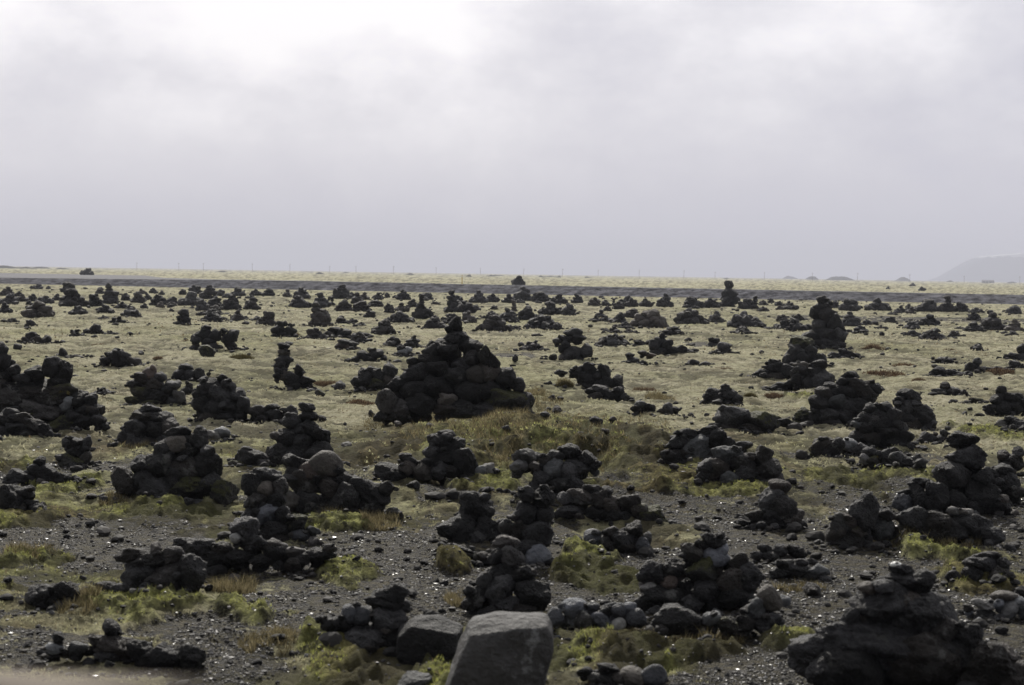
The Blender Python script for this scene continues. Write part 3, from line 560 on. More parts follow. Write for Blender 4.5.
# ---- middle band
C("186 368 14 9 e; 180 374 15 12 e; 190 375 14 12 e; 199 375 12 13 d; 176 377 10 8 e; 187 379 16 7 d", None, yb=382)
C("188 386 9 8 e; 187 393 14 11 e; 194 394 9 8 e; 183 396 9 7 d", None, yb=398)
C("223 378 10 8 e; 213 386 20 16 e; 228 386 16 14 e; 205 392 16 16 e; 222 396 24 20 d; 238 395 16 14 e; 243 405 14 18 e; 200 404 16 16 e; 216 408 26 18 e; 232 410 24 16 e; 226 418 26 10 d; 208 417 18 10 d; 240 416 14 10 e; 213 397 14 14 e; 205 380 10 8 e; 197 396 8 10 e", 'heaped black cairn behind the tan-topped cairn on the left', yb=424)
C("153 369 7 8 r; 150 374 14 12 r; 142 379 18 13 d; 160 377 12 10 e; 134 384 14 9 d; 155 384 22 14 d; 172 386 16 12 d; 180 397 12 14 g; 140 393 18 12 m; 158 396 26 14 e; 175 402 18 10 g; 136 402 22 10 m; 152 403 20 8 m; 168 391 14 12 e; 184 404 10 7 e", 'broad cairn with small reddish tip and mossy left foot', yb=408)
C("118 351 10 6 e; 114 356 14 11 e; 123 356 13 12 e; 105 361 12 9 e; 134 362 16 10 d; 119 362 16 8 e; 109 355 9 5 e; 127 363 9 7 e", 'spiky dark cluster alone on pale moss at left', yb=367)
C("p 103 396 19 7 8"); S(140, 354, 8, 5, 'e')
C("63 353 9 9 e; 64 357 9 4 e; 75 357 10 3 e; 80 357 7 3 d", 'squared block with small flat stones beside it, left', yb=359)
C("31 336 12 9 e; 27 341 10 8 e; 36 340 12 8 d; 47 340 11 9 e; 51 343 7 4 d", None, yb=345)
S(17, 350, 9, 6, 'e'); C("p 75 338 14 7 5"); C("96 329 12 9 e; 91 332 5 3 e; 100 332 6 4 e", None, yb=335); S(49, 326, 4, 3, 'e')
C("207 328 9 6 e; 203 334 16 10 e; 214 335 14 12 e; 196 339 10 9 e; 209 342 14 8 e; 224 331 7 6 e; 232 336 17 12 e; 193 348 8 6 e; 215 347 14 7 e; 205 347 10 6 e", 'dark cluster with rounded boulder at its right, left of centre', yb=351)
S(206, 352, 22, 14, 'm', 'low round moss covered boulder in front of dark cluster')
C("184 313 11 8 e; 181 318 9 5 e; 187 319 9 6 e; 184 323 12 5 e", None, yb=326)
C("284 346 12 7 e; 284 352 12 7 d; 284 359 18 9 e; 280 365 12 9 e; 277 376 9 7 e; 287 375 16 10 d; 299 371 9 14 e; 292 378 16 12 e; 306 380 18 8 e; 295 386 12 8 e; 281 370 14 8 e", 'slim stack with three lumps and rubble spilling right', yb=390)
S(319, 393, 14, 10, 'y'); S(340, 387, 13, 11, 'd'); S(311, 390, 10, 5, 'd'); S(289, 346, 9, 4, 'e')
C("282 324 10 6 e; 278 330 14 9 e; 290 331 12 9 e; 284 335 16 6 e; 291 325 6 4 d", 'small dark heap with brown tuft, upper left of centre', yb=338)
C("p 314 340 19 12 10"); C("335 330 14 6 e; 344 332 14 7 e; 330 334 10 5 d; 340 336 16 5 e", None, yb=339); C("p 359 343 16 11 8")
C("344 342 12 6 g; 353 344 10 6 d; 340 346 10 6 r; 350 347 14 5 r", 'low stones with rusty brown foot among the middle heaps', yb=350)
C("355 359 8 6 e; 364 355 14 9 e; 377 354 14 10 e; 370 359 14 5 e; 384 358 8 6 d; 372 350 8 4 d", None, yb=362)
C("405 351 14 8 g; 399 354 8 4 d; 410 354 8 5 d; 401 348 8 5 d", None, yb=357); S(397, 361, 10, 4, 'd')
C("p 384 335 24 13 12"); C("p 392 348 20 9 9;p 412 348 18 12 9"); C("p 435 330 24 10 12")
C("573 333 18 10 e; 578 338 16 7 d; 564 338 12 6 e; 557 341 9 6 e; 565 347 14 12 e; 572 353 20 16 e; 564 358 10 8 d; 586 351 16 13 e; 577 359 12 6 d; 553 357 8 6 y", 'dark cairn with big overhanging lump at top, right of central cairn', yb=362)
C("590 371 13 16 e; 585 378 16 14 e; 597 376 10 12 e; 604 372 12 16 e; 607 382 14 16 e; 617 381 12 12 e; 598 385 16 10 e; 580 370 14 9 e; 574 373 10 5 d; 561 372 13 5 e; 588 385 12 8 d; 620 386 8 6 e", 'split-topped black cairn just behind the mound', yb=389)
C("p 533 352 22 9 9"); S(515, 361, 8, 8, 'e'); S(537, 336, 12, 3, 'd')
C("600 389 16 8 e; 608 394 18 10 e; 618 392 12 10 e; 595 396 14 8 d; 625 396 9 5 d; 591 391 12 6 d; 606 400 10 5 d", None, yb=402)
C("725 388 9 7 e; 714 392 14 8 e; 728 394 18 12 e; 737 398 12 9 e; 716 400 16 9 e; 730 403 22 7 e; 704 403 9 6 d; 707 396 9 6 e; 738 404 10 6 e", None, yb=408)
C("641 405 14 9 g; 648 408 14 8 d; 635 409 9 6 d; 668 409 12 12 d; 664 412 10 7 y; 676 409 10 5 d", 'low grey stones at the foot of the mossy mound, right side', yb=415)
C("p 614 347 31 12 12"); C("p 638 346 12 5 5"); C("p 614 334 11 6 5"); C("p 630 334 11 4 4"); S(688, 339, 9, 6, 'd')
C("662 336 7 6 e; 660 341 12 8 e; 655 345 12 10 e; 666 345 12 10 e; 660 351 20 8 e; 672 350 12 8 e; 681 350 12 9 e; 688 352 8 6 e; 674 353 14 4 e", 'pointed dark heap with low stones trailing right', yb=355)
C("714 341 11 6 e; 713 345 10 6 e; 708 347 6 4 e", None, yb=348); C("724 346 12 8 e; 725 350 12 7 e; 731 353 9 4 d; 718 351 6 4 d", None, yb=355)
C("630 355 9 5 d; 643 353 9 5 r; 634 360 10 6 e; 627 363 10 5 e; 643 363 9 5 e; 650 355 12 4 r; 635 364 12 4 d", 'low rubble with rusty tufts right of the split-topped cairn', yb=366)
C("693 363 12 7 e; 690 365 9 5 e; 706 364 10 5 e; 700 366 9 3 d", None, yb=367)
# ---- far band
for q in ["67 292.5 14 10.5", "6 296 13 8", "8 305 20 10", "4 313 13 11", "21 302 12 7", "32 302 10 9", "44 304 16 8", "57 301 8 8", "72 307 28 16 12", "77 315 18 9", "37 318 29 14 12",
  "94 307 16 13", "104 314 17 8", "100 294 8 5", "125 301 9 9", "121 309 11 6", "130 317 18 8", "117 324 16 6", "30 327 10 7", "11 323 11 4", "36 289 12 4", "48 289 5 3", "103 320 10 4",
  "237 321 14 11", "211 323 20 10", "141 294 10 4", "161 295 6 5", "137 303 14 11", "147 300 8 7", "157 306 17 10", "160 308 10 5", "172 304 11 7", "182 295 8 6", "194 294 12 9",
  "190 306 24 13", "202 311 14 12", "213 309 18 11", "230 310 19 15", "237 296 13 9", "244 296 4 6", "220 296 9 6", "251 310 16 12", "210 316 30 5", "171 312 6 3", "256 322 12 5",
  "268 296 13 7", "287 297 9 8", "301 299 17 10", "320 308 18 15", "299 308 22 10", "357 304 12 12", "364 300 9 9", "378 300 9 8", "343 312 16 12", "361 312 20 10", "332 306 6 9",
  "341 325 12 9", "352 323 8 4", "369 318 11 7", "376 307 14 6", "266 326 20 13", "387 298 6 6", "403 300 15 9", "402 312 13 9", "389 313 11 11", "413 308 12 8",
  "400 323 24 9", "428 300 12 6", "478 303 17 11", "476 311 9 6", "494 310 7 4", "492 318 12 6", "508 303 14 7", "508 323 20 13", "468 323 15 12", "452 324 14 10", "436 305 9 3",
  "493 332 32 12", "541 302 18 10", "559 304 17 9", "577 303 13 8", "595 306 13 7", "606 306 9 6", "614 306 6 7", "622 306 8 8", "632 307 11 8", "551 315 22 12", "569 316 15 13",
  "514 312 8 14", "527 321 20 15", "514 324 7 9", "542 330 36 12 16", "601 318 10 8", "608 311 8 4", "606 322 13 5", "620 324 14 12", "633 318 16 8", "652 328 39 18 16", "674 335 20 8",
  "693 325 32 14 14", "717 323 15 11", "747 328 35 14 14", "743 335 17 9", "646 307 12 8", "665 307 17 12", "693 308 22 11", "713 308 17 9", "747 309 19 9", "763 305 10 4",
  "771 303 6 5", "792 310 14 6", "780 306 10 4", "825 308 13 14", "835 308 9 9", "851 311 21 12", "879 311 24 9", "799 321 12 6", "795 331 32 9 12", "783 322 10 7", "852 327 21 13",
  "867 326 10 6", "891 323 11 5", "881 330 7 5", "929 326 22 9", "912 330 18 7", "914 336 16 5", "934 340 25 10", "956 338 15 6", "960 330 7 3", "996 331 26 16 13", "974 332 18 9",
  "1016 332 17 11", "1014 336 9 4", "1016 314 15 7", "929 312 26 12 14", "962 312 16 9", "978 313 16 4", "901 313 9 8", "912 314 10 7"]:
    C('p ' + q)
C("p 110 304 18 14;t 109 298 9 15 4", 'peaked far cairn with a knob on top, at left')
C("p 208 299 17 15 14", 'tall rounded far cairn at upper left, highest in its cluster')
C("p 341 299 16 14 12", 'neat conical far cairn close under the road, left of centre')
C("p 320 327 26 16 14;t 317 317 12 11 3", 'far cairn with grey block foot, left of the big central cairn')
C("p 424 319 18 14 10;t 421 309 7 14 4", 'far cairn with a slender finger of stones on top')
C("p 459 313 30 12 16;t 452 304 8 11 4", 'wide far cairn with a stubby peak above the big central cairn')
C("p 523 301 19 14 14", 'dark far cairn right under the lone roadside cairn')
C("p 729 307 15 13 9;t 729 302 13 16 3", 'tall round-headed far cairn reaching above the road')
C("p 755 309 9 14 8", 'slim pointed far cairn right of the round-headed one')
C("p 947 312 14 16 10", 'sharply pointed far cairn near the right')
C("p 991 322 12 10 6", 'stubby far cairn capping the stone pile at right')
_r = random.Random(99)
_ex = [T for T in THINGS if T[7] == 'cairn' and T[2] < 338]
for _k in range(60):
    T = _r.choice(_ex); _w = _r.uniform(5, 13); _sg = _r.choice([-1, 1])
    C('p %.1f %.1f %.1f %.1f 6' % (min(1018, max(4, T[1] + _sg * (T[3] / 2 + _w * _r.uniform(.3, 1.0)))), T[2] + _r.uniform(-2.5, 3), _w, _w * _r.uniform(.3, .6)))
for _q in [(548, 408, 9, 6), (557, 414, 13, 8), (566, 410, 8, 6), (575, 419, 12, 7), (588, 423, 10, 6), (596, 430, 14, 8), (545, 424, 10, 6), (533, 431, 12, 7), (560, 431, 9, 6), (612, 428, 9, 6), (624, 436, 10, 6),
           (506, 438, 10, 6), (490, 444, 8, 5), (520, 446, 9, 6), (605, 443, 9, 5), (580, 440, 8, 5), (640, 430, 8, 5), (552, 400, 8, 6), (430, 428, 9, 6), (414, 434, 8, 5), (398, 428, 9, 6)]:
    S(*_q, 'd')
# ---- beyond the road
def ROADSIDE(q, lab, D):
    """heap that stands on the plain beyond the road, foot at distance D"""
    x, yb, w, h = q; s = D / F
    d = ray(x, yb); t = D / d.y; gz = CAM_H + d.z * t
    rnd = random.Random(int(x)); sp, c0 = pile_spec(x, 400, w * 1.0, h * 1.0, 9, rnd)
    k = s / (c0[1] - 0) * F; s0 = on_ground(x, 400)[1] / F
    sp = [((a - c0[0]) * s / s0 + d.x * t, (b - c0[1]) * s / s0 + D, (c - c0[2]) * s / s0 + gz, e * s / s0 * 1.3, f * s / s0 * 1.3, g * s / s0 * 1.3) for a, b, c, e, f, g in sp]
    o = joined(sp, (d.x * t, D, gz), rnd, MAT['d']); o.name = 'rock_cairn'
    o['label'] = lab; o['category'] = 'cairn'; o['group'] = 'cairns beyond the gravel road'
    return o


# ------------------------------------------------------------------ labels for the unnamed ones
LM = [(450, 415, 'the big central cairn'), (963, 505, 'the cairn with balanced capstones'), (822, 347, 'the knobbly tower cairn at right'),
      (299, 455, 'the tower cairn left of centre'), (25, 412, 'the slab-topped cairn at the left edge'), (178, 495, 'the left cairn with tan capstone'),
      (880, 660, 'the huge cairn at bottom right'), (160, 597, 'the blocky cairn on green moss'), (729, 307, 'the tall round-headed far cairn'),
      (783, 524, 'the conical cairn with brown capstone'), (500, 670, 'the blurred grey boulder'), (424, 319, 'the finger-topped far cairn'),
      (110, 304, 'the peaked far cairn at left'), (504, 612, 'the foreground tower cairn'), (947, 312, 'the pointed far cairn at right'), (523, 301, 'the far cairn below the roadside one'),
      (208, 299, 'the tall far cairn at upper left'), (341, 299, 'the conical far cairn near the road'), (603, 384, 'the split-topped cairn behind the mound'), (320,327,'the far cairn with brown foot'), (222, 422, 'the heaped cairn at left')]
def direction(dx, dy):
    a = math.degrees(math.atan2(-dy * 1.6, dx)) % 360
    i = int((a + 22.5) // 45) % 8
    return ['right of', 'behind and right of', 'behind', 'behind and left of', 'left of', 'in front and left of', 'in front of', 'in front and right of'][i]
ORD = ['nearest', 'second nearest', 'third nearest', 'fourth nearest', 'fifth nearest', 'sixth nearest', 'seventh nearest', 'eighth nearest', 'ninth nearest', 'tenth nearest'] + ['%dth nearest' % k for k in range(11, 60)]
buckets = {}
for T in THINGS:
    o, px, by, w, h, n, lab, kind = T
    o['category'] = 'cairn' if kind == 'cairn' else ('boulder' if w > 60 else 'stone')
    o['group'] = 'stone cairns on the mossy plain' if kind == 'cairn' else 'loose stones between the cairns'
    if lab: o['label'] = lab; continue
    best = min(LM, key=lambda L: math.hypot(px - L[0], (by - L[1]) * 1.6) if abs(px - L[0]) + abs(by - L[1]) > 6 else 1e9)
    dx, dy = px - best[0], by - best[1]
    buckets.setdefault((kind, best[2], direction(dx, dy)), []).append((math.hypot(dx, dy * 1.6), T))
for (kind, lm, di), lst in buckets.items():
    lst.sort(key=lambda q: q[0])
    for i, (_, T) in enumerate(lst):
        o, px, by, w, h, n, lab, _k = T
        asp = h / w
        if kind == 'cairn':
            sh = 'low' if asp < 0.42 else ('humped' if asp < 0.75 else 'upright')
            sz = 'dark' if w * h < 400 else 'large dark'
            o['label'] = '%s cairn, %s%s %s' % (sh, (ORD[i] + ' ') if len(lst) > 1 else '', di, lm)
        else:
            sh = 'flat' if asp < 0.55 else 'chunky'
            o['label'] = '%s loose stone, %s%s %s' % (sh, (ORD[i] + ' ') if len(lst) > 1 else '', di, lm)

# ------------------------------------------------------------------ gravel road on its low embankment
def toe(x): return 229.0 - 0.385 * x
xs = np.concatenate([np.arange(-700, -130, 6.0), np.arange(-130, 110, 0.5), np.arange(110, 700, 6.0)])
hx = np.interp(xs, [-90, -70, -30, 0, 60], [0.80, 0.82, 1.12, 1.08, 1.02])
lot = np.interp(xs, [-400, -120, -85, -62, -45, -25], [30, 150, 150, 62, 22, 9])
def strip(prof, name, mat, lift=0.0, rough=0.0):
    rows_ = []
    for k, (fn, fz) in enumerate(prof):
        yy = toe(xs) + fn(xs); zz = fz(xs) + lift
        if rough and k > 0:
            zz = zz + rough * (fbm(xs / 0.7 + 9, yy / 0.5, 3, 5) - 0.4 + 1.2 * (fbm(xs / 9.0, yy / 7, 3, 6) - 0.5)); yy = yy + rough * 1.2 * (fbm(xs / 0.6, yy / 0.5 + 4, 3, 8) - 0.5)
        rows_.append(np.stack([xs, yy, zz], -1))
    V = np.concatenate(rows_); n = len(xs); k = len(prof)
    ii = (np.arange(k - 1)[:, None] * n + np.arange(n - 1)[None, :]).ravel()
    o = new_obj(name, np_mesh(name, V, np.stack([ii, ii + 1, ii + n + 1, ii + n], -1), False), mat); tag(o, kind='structure'); return o
def simple_gravel(name, a, b, scale):
    m, nt, _, L = newmat(name)
    geo = N(nt, 'ShaderNodeNewGeometry'); v = geo.outputs['Position']
    n1 = noise(nt, v, scale, 5, 0.75); n2 = noise(nt, v, scale * 0.12, 4, 0.6)
    c = ramp(nt, n1, [(0.38, a), (0.62, b)]); c = mixc(nt, ramp(nt, n2, [(0.4, g3(0)), (0.7, g3(0.5))]), c, tuple((p + q) * 0.4 for p, q in zip(a, b)))
    finish(nt, c, 1.0, n1, 0.08, 1.0, 0.0); return m
bank = simple_gravel('bank_gravel', (0.02, 0.02, 0.022), (0.16, 0.16, 0.175), 0.9)
topg = simple_gravel('road_gravel', (0.16, 0.16, 0.165), (0.28, 0.28, 0.29), 3.0)
facep = [(lambda x: -0.9 + 0 * x, lambda x: -0.08 + 0 * x)]
for k in range(1, 13):
    t = k / 12
    facep.append((lambda x, t=t: t * 5.0 + 0 * x, lambda x, t=t: hx * (0.02 + 0.98 * t ** 0.9)))
strip(facep, 'road_embankment', bank, 0, 0.16)
strip([(lambda x: 4.95 + 0 * x, lambda x: hx + 0.0), (lambda x: 6 + 0 * x, lambda x: hx + 0.03), (lambda x: 5 + lot * 0.5, lambda x: hx + 0.03), (lambda x: 5 + lot, lambda x: hx * 1.0), (lambda x: 9 + lot * 1.0, lambda x: 0 * x - 0.05)], 'gravel_road', topg)
ROADSIDE((519, 285.5, 12, 11), 'lone cairn standing at the edge of the gravel road, centre of the horizon', 246)
ROADSIDE((87, 275, 11, 5.5), 'dark low cairn beyond the pale gravel strip at far left', 396)
ROADSIDE((912.5, 286, 5, 3), 'tiny dark cairn farthest out on the plain beyond the road, right', 760)
ROADSIDE((922, 290.5, 6, 3.2), 'tiny dark cairn just beyond the road, below the farthest one', 440)
ROADSIDE((888, 289.3, 4, 2.6), 'tiny dark cairn beyond the road, left of the other two', 500)

def box(name, mat, x0, x1, y0, y1, z0, z1, parent=None, bev=0.0):
    import bmesh
    bm = bmesh.new(); bmesh.ops.create_cube(bm, size=1)
    for v in bm.verts: v.co = Vector(((x0 + x1) / 2 + v.co.x * (x1 - x0), (y0 + y1) / 2 + v.co.y * (y1 - y0), (z0 + z1) / 2 + v.co.z * (z1 - z0)))
    if bev: bmesh.ops.bevel(bm, geom=bm.edges[:], offset=bev, segments=2, affect='EDGES')
    me = bpy.data.meshes.new(name); bm.to_mesh(me); bm.free()
    return new_obj(name, me, mat, parent)
def flatmat(name, a, b, scale=8, rough=0.7, spec=0.3):
    m, nt, _, L = newmat(name); tc = N(nt, 'ShaderNodeTexCoord')
    n1 = noise(nt, tc.outputs['Object'], scale, 5, 0.6)
    finish(nt, ramp(nt, n1, [(0.3, a), (0.7, b)]), rough, n1, 0.003, 1.0, spec); return m
yel = flatmat('yellow_paint', (0.50, 0.30, 0.02), (0.62, 0.40, 0.04), 6)
wood = flatmat('pole_wood', (0.14, 0.12, 0.11), (0.22, 0.2, 0.18), 3)
refl = flatmat('white_reflector', (0.7, 0.7, 0.7), (0.8, 0.8, 0.8), 6)
# yellow edge marker of the road
D = 240.0; x0_, _y = flat_hit(461.5, 300)[0], 0
d = ray(462, 283.5); t = D / d.y; mx_, mz_ = d.x * t, CAM_H + d.z * t
mk = bpy.data.objects.new('road_marker', None); col.objects.link(mk); mk.location = (mx_, D, mz_)
tag(mk, 'thin yellow marker post at the edge of the gravel road', 'marker post')
box('post', yel, -0.055, 0.055, -0.03, 0.03, -0.6, 1.12, mk, 0.01)
box('reflector', refl, -0.045, 0.045, -0.036, -0.031, 0.86, 0.98, mk)
# telegraph poles
pole_proto = None
PX = [142, 178, 215, 254, 287.5, 322.5, 360.5, 396.5, 436, 480, 523.5, 561.5, 599.5, 638.5, 677.5, 721, 766, 812, 861.5, 906.5, 952.5, 1005]
for i, px in enumerate(PX):
    dd = ray(px, 275); Dp = 1500.0; xw = dd.x / dd.y * Dp
    if pole_proto is None:
        p = bpy.data.objects.new('telegraph_pole', None); col.objects.link(p); pole_proto = p
        import bmesh
        bm = bmesh.new(); bmesh.ops.create_cone(bm, cap_ends=True, segments=10, radius1=0.13, radius2=0.09, depth=8.0)
        for v in bm.verts: v.co.z += 3.6
        me = bpy.data.meshes.new('pole'); bm.to_mesh(me); bm.free(); new_obj('pole', me, wood, p)
        box('crossarm', wood, -0.9, 0.9, -0.06, 0.06, 6.75, 6.87, p)
    else:
        p = pole_proto.copy(); col.objects.link(p)
        for ch in pole_proto.children:
            c = ch.copy(); col.objects.link(c); c.parent = p
    p.location = (xw, Dp + random.uniform(-60, 60), random.uniform(-0.8, 0.3)); p.rotation_euler = (0, R(random.uniform(-2.5, 2.5)), R(random.uniform(-30, 30)))
    nth = ['leftmost', 'second', 'third', 'fourth', 'fifth', 'sixth', 'seventh', 'eighth', 'ninth', 'tenth', 'eleventh', 'twelfth', 'thirteenth', 'fourteenth', 'fifteenth', 'sixteenth', 'seventeenth', 'eighteenth', 'nineteenth', 'twentieth', 'twenty-first', 'rightmost'][i]
    p['label'] = ('faint thin utility pole on the horizon, %s%s' % (nth, '' if nth in ('leftmost', 'rightmost') else ' from the left'))
    p['category'] = 'utility pole'; p['group'] = 'row of faint utility poles on the horizon'
# far hills and mountain
hillm = flatmat('hill_rock', (0.04, 0.04, 0.036), (0.09, 0.09, 0.07), 0.01, 1.0, 0.0)
def ridge(name, px, w, h, D, seed, flat=0.0, n=60, m=14, jag=0.25):
    wx = w * D / F; hz = h * D / F + 0.0
    d = ray(px, 275); cx = d.x / d.y * D
    u = np.linspace(-1, 1, n); v = np.linspace(-1, 1, m)
    U, Vv = np.meshgrid(u, v)
    prof = np.clip(1 - np.abs(U) ** (2 + 4 * flat), 0, 1) * (0.65 + 0.35 * fbm(U * 3 + seed, U * 0 + seed, 4, seed) / 0.5) * (1 - Vv ** 2)
    prof = np.clip(prof * (1 + jag * (fbm(U * 9 + seed, Vv * 3, 3, seed + 3) - 0.5)), 0, 1.3)
    P = np.stack([cx + U * wx / 2, D + Vv * max(wx * 0.35, 20), prof * hz - 0.3], -1).reshape(-1, 3)
    ii = (np.arange(m - 1)[:, None] * n + np.arange(n - 1)[None, :]).ravel()
    o = new_obj(name, np_mesh(name, P, np.stack([ii, ii + 1, ii + n + 1, ii + n], -1)), hillm); tag(o, kind='structure'); return o
for (px, w, h, D, s) in [(4, 34, 3.2, 1700, 1), (24, 18, 2, 1700, 2), (41, 20, 2.0, 1900, 3), (62, 10, 1.6, 1700, 4), (222, 12, 1.6, 1500, 5), (319.5, 6, 2.4, 1300, 6), (346, 6, 1.4, 2200, 6),
                         (410, 8, 2.2, 1600, 7), (469, 6, 3.0, 1200, 8), (491, 12, 1.8, 1500, 9), (498, 18, 1.2, 1900, 10), (541, 6, 2.2, 1500, 11), (550, 22, 1.3, 1700, 12), (559, 5, 2.2, 1500, 13),
                         (587, 5, 1.8, 1500, 14), (790, 16, 3.4, 5200, 15), (812, 14, 3.2, 3600, 16), (840, 30, 4.2, 3400, 17), (903, 16, 3.6, 3900, 18), (950, 6, 1.6, 3000, 19), (1012, 8, 1.6, 3000, 20), (726, 6, 1.4, 2500, 21)]:
    ridge('hill', px, w, h, D, s)
# flat-topped mountain, snow near the rim
mm, nt, _, L = newmat('mountain_rock')
geo = N(nt, 'ShaderNodeNewGeometry'); sx = N(nt, 'ShaderNodeSeparateXYZ'); L.new(geo.outputs['Position'], sx.inputs[0])
nn_ = noise(nt, geo.outputs['Position'], 0.012, 6, 0.7)
sn = mathn(nt, 'MULTIPLY', mathn(nt, 'SUBTRACT', sx.outputs['Z'], 95.0), 0.012); sn = mathn(nt, 'ADD', sn, nn_)
finish(nt, mixc(nt, ramp(nt, sn, [(0.95, g3(0)), (1.02, g3(1))]), (0.07, 0.08, 0.105), (0.8, 0.8, 0.82)), 1.0, spec=0.0)
Dm = 10000.0; dA = ray(932, 280); dB = ray(1500, 285)
n_, m_ = 160, 40
U, Vv = np.meshgrid(np.linspace(0, 1, n_), np.linspace(-1, 1, m_))
xa = dA.x / dA.y * Dm; xb = dB.x / dB.y * Dm
Xw = xa + (xb - xa) * U; px_ = 932 + (Xw - xa) / Dm * F
H_ = np.interp(px_, [932, 942, 952, 962, 972, 984, 1000, 1024, 1100, 1300, 1400, 1500], [0, 3, 9, 15, 21, 25.5, 27.0, 29.5, 31, 28, 14, 0]) * Dm / F
H_ = H_ * np.clip((1 - np.abs(Vv)) * 2.4, 0, 1) ** 0.8 * (1 + 0.05 * (fbm(U * 60, Vv * 4, 4, 77) - 0.5))
P = np.stack([Xw, Dm + Vv * 260, H_ - 1], -1).reshape(-1, 3)
ii = (np.arange(m_ - 1)[:, None] * n_ + np.arange(n_ - 1)[None, :]).ravel()
o = new_obj('mountain', np_mesh('mountain', P, np.stack([ii, ii + 1, ii + n_ + 1, ii + n_], -1)), mm); tag(o, kind='structure')
# farm building on the horizon
bw = flatmat('building_wall', (0.20, 0.20, 0.21), (0.28, 0.28, 0.29), 0.5)
br = flatmat('building_roof', (0.10, 0.10, 0.11), (0.14, 0.14, 0.15), 0.5)
Db = 2600.0; db = ray(988, 281); xbld = db.x / db.y * Db
b = bpy.data.objects.new('farm_building', None); col.objects.link(b); b.location = (xbld, Db, 0); tag(b, 'low grey farm shed on the horizon below the flat-topped mountain', 'building')
box('wall', bw, -8, 8, -4, 4, -0.5, 2.6, b)
def prism(name, x0, x1, y0, y1, z0, z1, mat, parent):
    v = [(x0, y0, z0), (x1, y0, z0), (x1, y1, z0), (x0, y1, z0), (x0, (y0 + y1) / 2, z1), (x1, (y0 + y1) / 2, z1)]
    me = bpy.data.meshes.new(name); me.from_pydata(v, [], [(0, 1, 5, 4), (2, 3, 4, 5), (0, 4, 3), (1, 2, 5), (0, 3, 2, 1)]); return new_obj(name, me, mat, parent)
prism('roof', -8.3, 8.3, -4.4, 4.4, 2.604, 4.4, br, b)
for q in (-5, 0, 5): box('window', refl, q - 0.6, q + 0.6, -4.05, -4.003, 0.9, 1.8, b)

# ------------------------------------------------------------------ scattered small matter
def scatter(n, ymin, ymax, pw=1.0, spread=0.345):
    u = rng.random(n)
    y = (ymin ** (1 - pw) + u * (ymax ** (1 - pw) - ymin ** (1 - pw))) ** (1 / (1 - pw)) if pw != 1 else ymin * (ymax / ymin) ** u
    x = rng.uniform(-1, 1, n) * (spread * y + 1.2)
    return x, y
def blob_cloud(x, y, z, sx_, sy_, sz_, sub):
    d, f = ICO[sub] if sub in ICO else ico(sub)
    n = len(x); k = len(d)
    base = [rock_verts(900 + i, 2)[0] if sub == 2 else None for i in range(12)]
    a = rng.uniform(0, 6.28, n); ca, sa = np.cos(a), np.sin(a)
    if sub == 2:
        B = np.stack(base)[rng.integers(0, 12, n)]
    else:
        B = d[None] * 0.5 * rng.uniform(0.65, 1.25, (n, k, 1))
    P = np.empty((n, k, 3))
    P[..., 0] = B[..., 0] * sx_[:, None]; P[..., 1] = B[..., 1] * sy_[:, None]; P[..., 2] = B[..., 2] * sz_[:, None] + z[:, None]
    q = P[..., 0] * ca[:, None] - P[..., 1] * sa[:, None]; P[..., 1] = P[..., 0] * sa[:, None] + P[..., 1] * ca[:, None] + y[:, None]; P[..., 0] = q + x[:, None]
    Fc = (f[None] + (np.arange(n) * k)[:, None, None]).reshape(-1, 3)
    return P.reshape(-1, 3), Fc
def island_mat(name, stops, rough=0.6, spec=0.5, transl=None, glint=False):
    m, nt, _, L = newmat(name); geo = N(nt, 'ShaderNodeNewGeometry')
    rnd_ = geo.outputs['Random Per Island']
    c = ramp(nt, rnd_, stops)
    if glint:
        fr = N(nt, 'ShaderNodeMath'); fr.operation = 'FRACT'; L.new(mathn(nt, 'MULTIPLY', rnd_, 13.7), fr.inputs[0])
        rough = ramp(nt, fr.outputs[0], [(0.0, g3(0.36)), (0.45, g3(0.7))]); spec = ramp(nt, fr.outputs[0], [(0.0, g3(0.9)), (0.5, g3(0.25))])
    finish(nt, c, rough, None, spec=spec, transl=transl); return m
# gravel
x, y = scatter(210000, 10.0, 30.0, 1.6)
mo = masks(x, y)[0]; k = ((mo < 0.62) & (fbm(x / 0.3, y / 0.4, 3, 97) > 0.42)) | (rng.random(len(x)) < 0.07); x, y = x[k], y[k]
s = np.clip(rng.lognormal(-4.5, 0.5, len(x)), 0.006, 0.06) * (0.8 + y / 60)
z = height(x, y)
P, Fc = blob_cloud(x, y, z + s * 0.12, s * rng.uniform(0.9, 1.5, len(s)), s, s * rng.uniform(0.6, 1.0, len(s)), 1)
o = new_obj('gravel', np_mesh('gravel', P, Fc, False), island_mat('gravel_pebbles', [(0, (0.012, 0.012, 0.012)), (0.5, (0.036, 0.034, 0.032)), (0.9, (0.075, 0.070, 0.062)), (1, (0.34, 0.33, 0.32))], 0.5, 0.17, glint=True)); tag(o, kind='stuff', label='loose grey gravel lying in patches between the moss', cat='gravel')
